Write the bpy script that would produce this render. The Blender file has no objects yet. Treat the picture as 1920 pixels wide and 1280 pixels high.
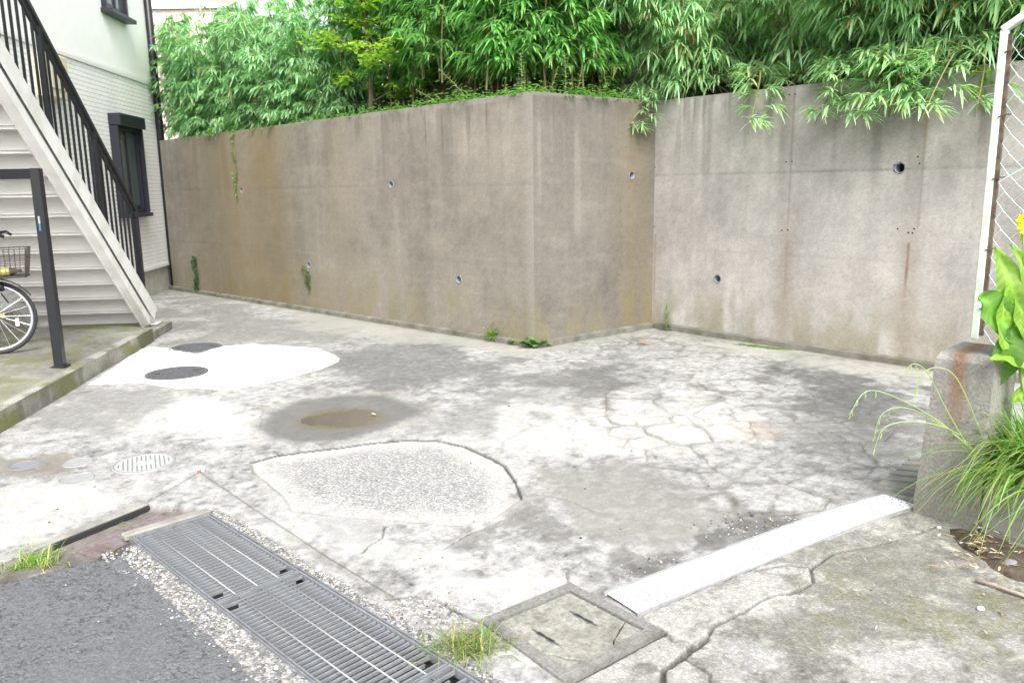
import bpy, bmesh, math, random
import numpy as np
from mathutils import Vector, Matrix
random.seed(7)
SC = bpy.context.scene
COL = SC.collection

# ------------------------------------------------------------------ camera
EYE = 1.6
cam_d = bpy.data.cameras.new('camera')
cam_d.lens = 28.0
cam_d.sensor_width = 36.0
cam_d.clip_start = 0.05
cam_d.clip_end = 500.0
cam_d.dof.use_dof = True
cam_d.dof.focus_distance = 4.0
cam_d.dof.aperture_fstop = 5.0
cam = bpy.data.objects.new('camera', cam_d)
COL.objects.link(cam)
CAM_R = Matrix.Rotation(math.radians(79.0), 3, 'X') @ Matrix.Rotation(math.radians(-0.85), 3, 'Z')
cam.matrix_world = Matrix.Translation((0, 0, EYE)) @ CAM_R.to_4x4()
SC.camera = cam

# ------------------------------------------------------------------ light
SUN_EL, SUN_AZ = 46.0, 170.0          # azimuth clockwise from +Y: behind the camera
world = bpy.data.worlds.new('World')
SC.world = world
world.use_nodes = True
nt = world.node_tree
bg = nt.nodes['Background']
sky = nt.nodes.new('ShaderNodeTexSky')
sky.sky_type = 'NISHITA'
sky.sun_disc = False
sky.sun_elevation = math.radians(SUN_EL)
sky.sun_rotation = math.radians(SUN_AZ)
sky.air_density = 1.0
sky.dust_density = 4.0
sky.ozone_density = 1.0
hs = nt.nodes.new('ShaderNodeHueSaturation')
hs.inputs['Saturation'].default_value = 0.22      # cloud cover: nearly white sky
nt.links.new(sky.outputs[0], hs.inputs['Color'])
nt.links.new(hs.outputs[0], bg.inputs['Color'])
bg.inputs['Strength'].default_value = 0.15
sun_d = bpy.data.lights.new('sun', 'SUN')
sun_d.energy = 1.5
sun_d.angle = math.radians(28)
sun_d.color = (1.0, 0.97, 0.92)
sun = bpy.data.objects.new('sun', sun_d)
COL.objects.link(sun)
az, el = math.radians(SUN_AZ), math.radians(SUN_EL)
sdir = Vector((math.sin(az) * math.cos(el), math.cos(az) * math.cos(el), math.sin(el)))
sun.rotation_euler = sdir.to_track_quat('Z', 'Y').to_euler()
sun.location = (0, -3, 12)
SC.view_settings.view_transform = 'Standard'
SC.view_settings.look = 'None'
SC.view_settings.gamma = 1.0
SC.view_settings.use_curve_mapping = False
SC.view_settings.exposure = 1.47
SC.cycles.max_bounces = 7
SC.cycles.use_denoising = True

# ------------------------------------------------------------------ surveying helpers (photo pixel -> place)
FPX = 1493.0
def ray(u, v):
    return CAM_R @ Vector(((u - 960) / FPX, -(v - 640) / FPX, -1.0))
def G(u, v, z=0.0):
    d = ray(u, v)
    t = (z - EYE) / d.z
    return Vector((d.x * t, d.y * t, z))
def A(u, v, y):
    d = ray(u, v)
    t = y / d.y
    return Vector((d.x * t, y, EYE + d.z * t))
def hit(u, v, p0, n):
    d = ray(u, v)
    o = Vector((0, 0, EYE))
    t = (Vector(p0) - o).dot(n) / d.dot(n)
    return o + d * t

# ------------------------------------------------------------------ numeric noise
def _hash(ix, iy, seed):
    h = (ix.astype(np.int64) * 374761393 + iy.astype(np.int64) * 668265263 + seed * 974634777) & 0xFFFFFFFF
    h = ((h ^ (h >> 13)) * 1274126177) & 0xFFFFFFFF
    h = (h ^ (h >> 16)) & 0xFFFFFFFF
    return h / 4294967295.0
def vnoise(x, y, seed=0):
    xi, yi = np.floor(x), np.floor(y)
    fx, fy = x - xi, y - yi
    fx = fx * fx * (3 - 2 * fx); fy = fy * fy * (3 - 2 * fy)
    a = _hash(xi, yi, seed); b = _hash(xi + 1, yi, seed)
    c = _hash(xi, yi + 1, seed); d = _hash(xi + 1, yi + 1, seed)
    return (a * (1 - fx) + b * fx) * (1 - fy) + (c * (1 - fx) + d * fx) * fy
def fbm(x, y, seed=0, octv=4):
    s = np.zeros_like(x); a = 0.5; t = 0
    for o in range(octv):
        s += a * vnoise(x, y, seed + o * 17); t += a
        x = x * 2.03 + 5.2; y = y * 2.03 + 1.3; a *= 0.5
    return s / t
def sstep(a, b, x):
    t = np.clip((x - a) / (b - a + 1e-12), 0, 1)
    return t * t * (3 - 2 * t)
def seg_dist(x, y, pts, closed=False):
    d = np.full(x.shape, 1e9)
    n = len(pts)
    for i in range(n if closed else n - 1):
        ax, ay = pts[i][0], pts[i][1]
        bx, by = pts[(i + 1) % n][0], pts[(i + 1) % n][1]
        ex, ey = bx - ax, by - ay
        L = ex * ex + ey * ey + 1e-12
        t = np.clip(((x - ax) * ex + (y - ay) * ey) / L, 0, 1)
        d = np.minimum(d, np.hypot(x - ax - t * ex, y - ay - t * ey))
    return d
def inside(x, y, pts):
    r = np.zeros(x.shape, bool)
    n = len(pts)
    for i in range(n):
        ax, ay = pts[i][0], pts[i][1]
        bx, by = pts[(i + 1) % n][0], pts[(i + 1) % n][1]
        c = ((ay > y) != (by > y)) & (x < (bx - ax) * (y - ay) / (by - ay + 1e-12) + ax)
        r ^= c
    return r
def sdf(x, y, pts):
    d = seg_dist(x, y, pts, True)
    return np.where(inside(x, y, pts), -d, d)
def GP(pix):
    return [tuple(G(u, v))[:2] for u, v in pix]

# ------------------------------------------------------------------ object helpers
ORG = {}
def setp(o, label=None, cat=None, group=None, kind=None):
    if label: o['label'] = label
    if cat: o['category'] = cat
    if group: o['group'] = group
    if kind: o['kind'] = kind
    return o
def thing(name, label, cat, loc=(0, 0, 0), group=None):
    o = bpy.data.objects.new(name, None)
    o.empty_display_size = 0.1
    COL.objects.link(o)
    o.location = loc
    ORG[o.name] = Vector(loc)
    return setp(o, label, cat, group)
def link_mesh(name, me, mat, parent=None, smooth=False):
    o = bpy.data.objects.new(name, me)
    COL.objects.link(o)
    if mat: 
        if not me.materials: me.materials.append(mat)
    if smooth:
        me.polygons.foreach_set('use_smooth', np.ones(len(me.polygons), bool))
    if parent: o.parent = parent
    ORG[o.name] = ORG[parent.name].copy() if parent else Vector((0, 0, 0))
    return o
def np_mesh(name, V, F, attrs=None):
    """V (n,3), F (m,3|4) arrays."""
    me = bpy.data.meshes.new(name)
    V = np.asarray(V, np.float32); F = np.asarray(F, np.int32)
    k = F.shape[1]
    me.vertices.add(len(V)); me.vertices.foreach_set('co', V.ravel())
    me.loops.add(F.size); me.loops.foreach_set('vertex_index', F.ravel())
    me.polygons.add(len(F)); me.polygons.foreach_set('loop_start', np.arange(0, F.size, k, dtype=np.int32))
    me.polygons.foreach_set('loop_total', np.full(len(F), k, np.int32))
    for an, (ty, data) in (attrs or {}).items():
        at = me.attributes.new(an, ty, 'POINT')
        data = np.asarray(data, np.float32)
        at.data.foreach_set('color' if ty == 'FLOAT_COLOR' else 'value', data.ravel())
    me.update(calc_edges=True)
    me.validate()
    return me
class MB:
    def __init__(s): s.v = []; s.f = []; s.c = []
    def add(s, vs, fs, col=None):
        b = len(s.v)
        s.v += [tuple(p) for p in vs]
        s.f += [tuple(b + i for i in f) for f in fs]
        s.c += [col or (1, 1, 1)] * len(vs)
        return s
    def box(s, c, size, M=None, ch=0.0):
        """chamfered box: c centre, size full lengths, M 3x3 axes, ch chamfer"""
        hx, hy, hz = size[0] / 2, size[1] / 2, size[2] / 2
        c = Vector(c); M = M or Matrix.Identity(3)
        if ch <= 0:
            P = [(x * hx, y * hy, z * hz) for z in (-1, 1) for y in (-1, 1) for x in (-1, 1)]
            F = [(0, 2, 3, 1), (4, 5, 7, 6), (0, 1, 5, 4), (2, 6, 7, 3), (0, 4, 6, 2), (1, 3, 7, 5)]
            return s.add([c + M @ Vector(p) for p in P], F)
        ch = min(ch, hx * .9, hy * .9, hz * .9)
        bm = bmesh.new()
        bmesh.ops.create_cube(bm, size=1.0)
        for v in bm.verts: v.co = Vector((v.co.x * hx * 2, v.co.y * hy * 2, v.co.z * hz * 2))
        bmesh.ops.bevel(bm, geom=list(bm.edges), offset=ch, segments=1, affect='EDGES')
        bm.verts.index_update()
        s.add([c + M @ v.co for v in bm.verts], [[v.index for v in f.verts] for f in bm.faces])
        bm.free()
        return s
    def bar(s, a, b, w, h, up=(0, 0, 1), ch=0.0):
        a = Vector(a); b = Vector(b); x = (b - a)
        L = x.length; x.normalize()
        up = Vector(up)
        y = up.cross(x)
        if y.length < 1e-4: y = Vector((0, 1, 0)).cross(x)
        y.normalize(); z = x.cross(y)
        M = Matrix((x, y, z)).transposed()
        return s.box((a + b) / 2, (L, w, h), M, ch)
    def tube(s, pts, r, n=8, cap=True, closed=False):
        pts = [Vector(p) for p in pts]
        m = len(pts)
        rs = r if isinstance(r, (list, tuple)) else [r] * m
        ref = None; V = []
        for i, p in enumerate(pts):
            if closed: t = pts[(i + 1) % m] - pts[i - 1]
            else: t = pts[min(i + 1, m - 1)] - pts[max(i - 1, 0)]
            if t.length < 1e-9: t = Vector((0, 0, 1))
            t.normalize()
            if ref is None:
                ref = Vector((0, 0, 1)) if abs(t.z) < .9 else Vector((1, 0, 0))
                ref = (ref - t * ref.dot(t)).normalized()
            else:
                ref = (ref - t * ref.dot(t))
                ref = ref.normalized() if ref.length > 1e-6 else Vector((1, 0, 0))
            q = t.cross(ref)
            for k in range(n):
                a = 2 * math.pi * k / n
                V.append(p + (ref * math.cos(a) + q * math.sin(a)) * rs[i])
        F = []
        for i in range(m if closed else m - 1):
            j = (i + 1) % m
            for k in range(n):
                k2 = (k + 1) % n
                F.append((i * n + k, i * n + k2, j * n + k2, j * n + k))
        if cap and not closed:
            F.append(tuple(range(n - 1, -1, -1)))
            F.append(tuple((m - 1) * n + k for k in range(n)))
        return s.add(V, F)
    def prism(s, poly, z0, z1):
        n = len(poly)
        V = [(p[0], p[1], z0) for p in poly] + [(p[0], p[1], z1) for p in poly]
        F = [tuple(range(n - 1, -1, -1)), tuple(range(n, 2 * n))]
        F += [(i, (i + 1) % n, n + (i + 1) % n, n + i) for i in range(n)]
        return s.add(V, F)
    def lathe(s, c, prof, n=32, ax=(0, 0, 1), cap=True):
        """prof list of (r, h) around axis ax through c"""
        ax = Vector(ax).normalized(); c = Vector(c)
        e1 = ax.orthogonal().normalized(); e2 = ax.cross(e1)
        V = []; F = []
        for r, h in prof:
            for k in range(n):
                a = 2 * math.pi * k / n
                V.append(c + ax * h + (e1 * math.cos(a) + e2 * math.sin(a)) * r)
        for i in range(len(prof) - 1):
            for k in range(n):
                k2 = (k + 1) % n
                F.append((i * n + k, i * n + k2, (i + 1) * n + k2, (i + 1) * n + k))
        if cap and prof[0][0] > 1e-6: F.append(tuple(range(n - 1, -1, -1)))
        if cap and prof[-1][0] > 1e-6: F.append(tuple((len(prof) - 1) * n + k for k in range(n)))
        return s.add(V, F)
    def mesh(s, name, org=(0, 0, 0), colors=False):
        me = bpy.data.meshes.new(name)
        org = Vector(org)
        me.from_pydata([tuple(Vector(p) - org) for p in s.v], [], s.f)
        if colors:
            at = me.attributes.new('Col', 'FLOAT_COLOR', 'POINT')
            arr = np.ones((len(s.v), 4), np.float32); arr[:, :3] = np.array(s.c, np.float32)
            at.data.foreach_set('color', arr.ravel())
        me.update()
        return me
    def build(s, name, mat, parent=None, smooth=False, colors=False, **kw):
        org = ORG[parent.name] if parent else Vector((0, 0, 0))
        me = s.mesh(name, org, colors)
        bm = bmesh.new(); bm.from_mesh(me)
        bmesh.ops.recalc_face_normals(bm, faces=bm.faces)
        bm.to_mesh(me); bm.free()
        o = link_mesh(name, me, mat, parent, smooth)
        return setp(o, **kw)
def inst(name, me, parent, loc=(0, 0, 0), rot=None):
    o = bpy.data.objects.new(name, me)
    COL.objects.link(o)
    if parent: o.parent = parent
    o.location = loc
    if rot: o.rotation_euler = rot
    return o

# ------------------------------------------------------------------ materials
def mat(name, col, rough=.6, metal=0.0, nscale=0, namt=0.0, bump=0.0, bscale=60, spec=.5, attr=False, dirt=None, dscale=3.0):
    m = bpy.data.materials.new(name); m.use_nodes = True
    t = m.node_tree; N = t.nodes; L = t.links
    b = N['Principled BSDF']
    b.inputs['Roughness'].default_value = rough
    b.inputs['Metallic'].default_value = metal
    b.inputs['Specular IOR Level'].default_value = spec
    tc = N.new('ShaderNodeTexCoord')
    if attr:
        a = N.new('ShaderNodeAttribute'); a.attribute_name = 'Col'; out = a.outputs['Color']
    else:
        r = N.new('ShaderNodeRGB'); r.outputs[0].default_value = (*col, 1); out = r.outputs[0]
    if dirt:
        n = N.new('ShaderNodeTexNoise'); n.inputs['Scale'].default_value = dscale; n.inputs['Detail'].default_value = 6
        L.new(tc.outputs['Object'], n.inputs['Vector'])
        rr = N.new('ShaderNodeValToRGB'); rr.color_ramp.elements[0].position = .45; rr.color_ramp.elements[1].position = .72
        L.new(n.outputs['Fac'], rr.inputs[0])
        mx = N.new('ShaderNodeMix'); mx.data_type = 'RGBA'
        L.new(rr.outputs[0], mx.inputs[0]); L.new(out, mx.inputs[6]); mx.inputs[7].default_value = (*dirt, 1)
        out = mx.outputs[2]
    if namt > 0:
        n = N.new('ShaderNodeTexNoise'); n.inputs['Scale'].default_value = nscale; n.inputs['Detail'].default_value = 5
        L.new(tc.outputs['Object'], n.inputs['Vector'])
        mr = N.new('ShaderNodeMapRange'); mr.inputs[1].default_value = .25; mr.inputs[2].default_value = .75
        mr.inputs[3].default_value = 1 - namt; mr.inputs[4].default_value = 1 + namt
        L.new(n.outputs['Fac'], mr.inputs[0])
        mx = N.new('ShaderNodeMix'); mx.data_type = 'RGBA'; mx.blend_type = 'MULTIPLY'; mx.inputs[0].default_value = 1
        L.new(out, mx.inputs[6]); L.new(mr.outputs[0], mx.inputs[7]); out = mx.outputs[2]
    L.new(out, b.inputs['Base Color'])
    if bump > 0:
        n = N.new('ShaderNodeTexNoise'); n.inputs['Scale'].default_value = bscale; n.inputs['Detail'].default_value = 6
        L.new(tc.outputs['Object'], n.inputs['Vector'])
        bp = N.new('ShaderNodeBump'); bp.inputs['Strength'].default_value = bump; bp.inputs['Distance'].default_value = .01
        L.new(n.outputs['Fac'], bp.inputs['Height']); L.new(bp.outputs[0], b.inputs['Normal'])
    return m
def ground_mat(name, agg_scale=95.0, rough=.9, grain=140.0, gamp=.28):
    """vertex colour albedo, plus exposed aggregate where 'agg' is set and gloss where 'wet' is set"""
    m = bpy.data.materials.new(name); m.use_nodes = True
    t = m.node_tree; N = t.nodes; L = t.links
    b = N['Principled BSDF']; b.inputs['Specular IOR Level'].default_value = .35
    tc = N.new('ShaderNodeTexCoord')
    a = N.new('ShaderNodeAttribute'); a.attribute_name = 'Col'
    g = N.new('ShaderNodeAttribute'); g.attribute_name = 'agg'
    w = N.new('ShaderNodeAttribute'); w.attribute_name = 'wet'
    n = N.new('ShaderNodeTexNoise'); n.inputs['Scale'].default_value = grain; n.inputs['Detail'].default_value = 8; n.inputs['Roughness'].default_value = .7
    L.new(tc.outputs['Object'], n.inputs['Vector'])
    mr = N.new('ShaderNodeMapRange'); mr.inputs[1].default_value = .3; mr.inputs[2].default_value = .7; mr.inputs[3].default_value = 1 - gamp; mr.inputs[4].default_value = 1 + gamp
    L.new(n.outputs['Fac'], mr.inputs[0])
    m1 = N.new('ShaderNodeMix'); m1.data_type = 'RGBA'; m1.blend_type = 'MULTIPLY'; m1.inputs[0].default_value = 1
    L.new(a.outputs['Color'], m1.inputs[6]); L.new(mr.outputs[0], m1.inputs[7])
    vo = N.new('ShaderNodeTexVoronoi'); vo.inputs['Scale'].default_value = agg_scale
    L.new(tc.outputs['Object'], vo.inputs['Vector'])
    sp = N.new('ShaderNodeSeparateColor'); L.new(vo.outputs['Color'], sp.inputs[0])
    rp = N.new('ShaderNodeValToRGB')
    e = rp.color_ramp.elements
    e[0].position = 0; e[0].color = (.45, .45, .46, 1); e[1].position = 1; e[1].color = (1.75, 1.75, 1.75, 1)
    k = rp.color_ramp.elements.new(.55); k.color = (.85, .85, .88, 1)
    k = rp.color_ramp.elements.new(.8); k.color = (1.25, 1.23, 1.2, 1)
    L.new(sp.outputs[0], rp.inputs[0])
    m2 = N.new('ShaderNodeMix'); m2.data_type = 'RGBA'; m2.blend_type = 'MULTIPLY'
    L.new(g.outputs['Fac'], m2.inputs[0]); L.new(m1.outputs[2], m2.inputs[6]); L.new(rp.outputs[0], m2.inputs[7])
    L.new(m2.outputs[2], b.inputs['Base Color'])
    r = N.new('ShaderNodeMapRange'); r.inputs[3].default_value = rough; r.inputs[4].default_value = .22
    L.new(w.outputs['Fac'], r.inputs[0]); L.new(r.outputs[0], b.inputs['Roughness'])
    ad = N.new('ShaderNodeMath'); ad.operation = 'MULTIPLY_ADD'
    L.new(vo.outputs['Distance'], ad.inputs[0]); 
    gm = N.new('ShaderNodeMath'); gm.operation = 'MULTIPLY'; gm.inputs[1].default_value = -1.2
    L.new(g.outputs['Fac'], gm.inputs[0]); L.new(gm.outputs[0], ad.inputs[1]); L.new(n.outputs['Fac'], ad.inputs[2])
    bp = N.new('ShaderNodeBump'); bp.inputs['Strength'].default_value = .55; bp.inputs['Distance'].default_value = .006
    L.new(ad.outputs[0], bp.inputs['Height']); L.new(bp.outputs[0], b.inputs['Normal'])
    return m
def leaf_mat(name, trans=.45, rough=.36, gloss=.6):
    m = bpy.data.materials.new(name); m.use_nodes = True
    t = m.node_tree; N = t.nodes; L = t.links
    b = N['Principled BSDF']; b.inputs['Roughness'].default_value = rough; b.inputs['Specular IOR Level'].default_value = gloss
    a = N.new('ShaderNodeAttribute'); a.attribute_name = 'Col'
    oi = N.new('ShaderNodeObjectInfo')
    mr = N.new('ShaderNodeMapRange'); mr.inputs[3].default_value = .8; mr.inputs[4].default_value = 1.2
    L.new(oi.outputs['Random'], mr.inputs[0])
    h = N.new('ShaderNodeHueSaturation'); L.new(mr.outputs[0], h.inputs['Value']); L.new(a.outputs['Color'], h.inputs['Color'])
    L.new(h.outputs[0], b.inputs['Base Color'])
    tr = N.new('ShaderNodeBsdfTranslucent')
    g = N.new('ShaderNodeMix'); g.data_type = 'RGBA'; g.blend_type = 'MULTIPLY'; g.inputs[0].default_value = 1
    L.new(h.outputs[0], g.inputs[6]); g.inputs[7].default_value = (1.15, 1.6, .85, 1)
    L.new(g.outputs[2], tr.inputs['Color'])
    mx = N.new('ShaderNodeMixShader'); mx.inputs[0].default_value = trans
    L.new(b.outputs[0], mx.inputs[1]); L.new(tr.outputs[0], mx.inputs[2])
    L.new(mx.outputs[0], N['Material Output'].inputs['Surface'])
    return m
M = {}
M['ground'] = ground_mat('yard concrete')
M['asphalt'] = ground_mat('asphalt', agg_scale=150, rough=.55, grain=90)
M['wall'] = ground_mat('board marked concrete', grain=45, rough=.92, gamp=.15)
M['platform'] = ground_mat('mossy platform concrete', grain=80)
M['conc'] = mat('concrete', (.24, .232, .21), .9, nscale=9, namt=.3, bump=.4, bscale=130, dirt=(.12, .117, .10))
M['basestrip'] = mat('mossy base strip', (.15, .145, .125), .95, nscale=9, namt=.35, bump=.5, bscale=90, dirt=(.09, .088, .06), dscale=5)
M['pitconc'] = mat('pit concrete', (.25, .243, .215), .92, nscale=60, namt=.4, bump=.7, bscale=160, dirt=(.15, .143, .118), dscale=9)
M['pitframe'] = mat('pit frame concrete', (.18, .176, .165), .92, nscale=70, namt=.35, bump=.6, bscale=160, dirt=(.115, .112, .10), dscale=9)
M['pillar'] = mat('pillar concrete', (.22, .212, .195), .92, nscale=14, namt=.22, bump=.4, bscale=150, dirt=(.11, .107, .09), dscale=4)
M['galv'] = mat('galvanised steel', (.185, .197, .213), .55, .15, nscale=30, namt=.22, bump=.05, dirt=(.14, .14, .143), dscale=10)
M['galvlight'] = mat('bright galvanised rod', (.26, .26, .265), .6, .0, nscale=30, namt=.2)
M['dark'] = mat('drain sludge', (.045, .045, .047), .6, nscale=20, namt=.5, bump=.5)
M['iron'] = mat('cast iron', (.085, .088, .095), .75, .0, nscale=25, namt=.3, bump=.3, bscale=120)
M['greydisc'] = mat('grey steel disc', (.24, .242, .245), .85, .0, nscale=20, namt=.15, bump=.1)
M['lid'] = mat('pale metal lid', (.44, .44, .42), .55, .3, nscale=25, namt=.2, bump=.2)
M['white_plate'] = mat('white drain plate', (.68, .69, .71), .55, .0, nscale=14, namt=.14, bump=.2, dirt=(.46, .46, .445), dscale=6)
M['rustplate'] = mat('rust brown plate', (.20, .165, .165), .6, .3, nscale=30, namt=.3, bump=.3, dirt=(.13, .10, .09), dscale=6)
M['stucco'] = mat('white stucco', (.86, .86, .85), .9, nscale=6, namt=.03, bump=.15, bscale=180)
M['siding'] = mat('white tile siding', (.84, .84, .83), .75, nscale=3, namt=.05, bump=.1, bscale=120)
M['joint'] = mat('siding joint', (.5, .5, .5), .9)
M['trim'] = mat('white trim', (.72, .73, .73), .6)
M['found'] = mat('foundation', (.40, .38, .34), .9, nscale=8, namt=.2, bump=.3)
M['black'] = mat('black painted metal', (.012, .013, .018), .38, 0, nscale=20, namt=.1)
M['navy'] = mat('black window frame', (.014, .016, .024), .4)
M['whitesteel'] = mat('white painted steel', (.82, .82, .80), .5, nscale=5, namt=.06, dirt=(.66, .65, .61), dscale=4)
M['steelgrey'] = mat('pale painted tread steel', (.70, .69, .665), .6, nscale=4, namt=.08)
M['glass'] = mat('window glass', (.07, .09, .09), .1, 0, spec=.8)
M['beige'] = mat('beige meter box', (.62, .55, .42), .6)
M['rubber'] = mat('tyre rubber', (.02, .02, .022), .7)
M['alloy'] = mat('alloy rim', (.6, .62, .65), .35, .7)
M['wire'] = mat('brown basket wire', (.07, .05, .045), .5, .3)
M['red'] = mat('red grip', (.35, .09, .07), .6)
M['orange'] = mat('orange reflector', (.8, .3, .03), .3)
M['whitepl'] = mat('white plastic', (.75, .75, .75), .4)
M['blue'] = mat('blue sticker', (.12, .35, .65), .4)
M['yellowpl'] = mat('yellow label', (.5, .45, .15), .5)
M['pvc'] = mat('grey pipe', (.17, .18, .20), .8)
M['hole'] = mat('dark hole', (.015, .015, .015), .9)
M['postgreen'] = mat('pale green fence post', (.55, .64, .57), .5, .1, nscale=12, namt=.15, dirt=(.42, .42, .35), dscale=14)
M['rusty'] = mat('rusty angle iron', (.12, .085, .06), .8, .2, nscale=30, namt=.5, bump=.4, dirt=(.05, .045, .04), dscale=20)
M['chain'] = mat('pale green coated wire', (.48, .62, .62), .45, .2)
M['soil'] = mat('dark soil', (.055, .042, .03), .95, nscale=18, namt=.6, bump=1.0, bscale=30, dirt=(.10, .075, .045), dscale=5)
M['culm'] = mat('bamboo culm', (.17, .16, .06), .5, nscale=4, namt=.4)
M['bark'] = mat('brown bark', (.10, .075, .05), .9, nscale=20, namt=.4, bump=.5)
M['leaf'] = leaf_mat('leaf')
M['blade'] = leaf_mat('grass blade', .45, .45)
M['canna'] = leaf_mat('canna leaf', .35, .5, .35)
M['litter'] = mat('dry litter', (1, 1, 1), .8, attr=True)
M['stone'] = mat('pebbles', (1, 1, 1), .8, attr=True, nscale=60, namt=.15)
M['pinkbrick'] = None
M['water'] = None

# ------------------------------------------------------------------ surveyed lines
WL = Vector((-5.71, 13.33, 0)); CO = Vector((.232, 7.93, 0)); MI = Vector((1.607, 9.005, 0))
RD = (Vector((3.465, 6.916, 0)) - MI).normalized()
RE = MI + RD * 6.5
LD = (CO - WL).normalized(); WL2 = WL - LD * .5
MD = (MI - CO).normalized()
def nrm(d): return Vector((d.y, -d.x, 0))      # outward (towards the yard) for a run left to right
NL, NM, NR = nrm(LD), nrm(MD), nrm(RD)
BD = Vector((0.0795, -0.9968, 0)).normalized() # building wall direction, towards the camera
BN = Vector((0.9968, 0.0795, 0)).normalized()
KA, KB = G(0, 812), G(288, 640)                # platform kerb line
KD = (KA - KB).normalized()
KN = Vector((-KD.y, KD.x, 0));  KN = KN if KN.x > 0 else -KN
GO = Vector((-1.769, 3.475, 0)); GD = Vector((.7071, -.7071, 0)); GW = Vector((.7071, .7071, 0)); GWID = .383
GS0, GS1 = -.06, 2.80
def gp(s, w, z=0): 
    p = GO + GD * s + GW * w
    return Vector((p.x, p.y, z))
GRATE = [tuple(gp(s, w))[:2] for s, w in ((GS0, 0), (GS1, 0), (GS1, GWID), (GS0, GWID))]
PIT = [tuple(G(*p))[:2] for p in ((1068, 1095), (1245, 1185), (1060, 1282), (898, 1165))]
CH_A0, CH_B0, CH_A1, CH_B1 = G(1128, 1114), G(1200, 1157), G(1640, 930), G(1712, 944)
ROAD = GP([(-900, 1150), (0, 1092), (150, 1054), (228, 1042), (500, 1290), (560, 1420), (-900, 1420)])
GUT = GP([(-900, 1420), (-300, 1170), (0, 1054), (275, 944), (330, 944), (400, 955), (255, 1015), (228, 1042), (150, 1054), (0, 1092), (-900, 1150)])
DRIVE = GP([(1200, 1157), (1712, 944), (1760, 950), (2600, 1100), (2600, 1500), (900, 1500), (1040, 1290), (1245, 1185)])
PLATP = [KB, KA + KD * 3.0, KA + KD * 3.0 - KN * 2.5, KB - KN * 2.4]
PLATP = [tuple(p)[:2] for p in PLATP]

# ------------------------------------------------------------------ ground: albedo and height fields
def V_edges(x, y, cell, seed):
    """distance to the nearest cell border of a jittered voronoi pattern"""
    X, Y = x / cell, y / cell
    xi, yi = np.floor(X), np.floor(Y)
    f1 = np.full(x.shape, 9.); px = np.zeros_like(x); py = np.zeros_like(x); cid = np.zeros_like(x)
    pts = []
    for dx in (-1, 0, 1):
        for dy in (-1, 0, 1):
            cx, cy = xi + dx, yi + dy
            qx = cx + .1 + .8 * _hash(cx, cy, seed); qy = cy + .1 + .8 * _hash(cx, cy, seed + 1)
            d = np.hypot(X - qx, Y - qy)
            b = d < f1
            f1 = np.where(b, d, f1); px = np.where(b, qx, px); py = np.where(b, qy, py)
            cid = np.where(b, _hash(cx, cy, seed + 2), cid)
            pts.append((qx, qy))
    e = np.full(x.shape, 9.)
    for qx, qy in pts:
        dx, dy = qx - px, qy - py
        L = np.hypot(dx, dy)
        d = ((px + qx) / 2 - X) * dx / (L + 1e-9) + ((py + qy) / 2 - Y) * dy / (L + 1e-9)
        e = np.where(L > 1e-6, np.minimum(e, d), e)
    return e * cell, cid
def mixc(C, col, m):
    return C * (1 - m[:, None]) + np.array(col)[None, :] * m[:, None]
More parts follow.
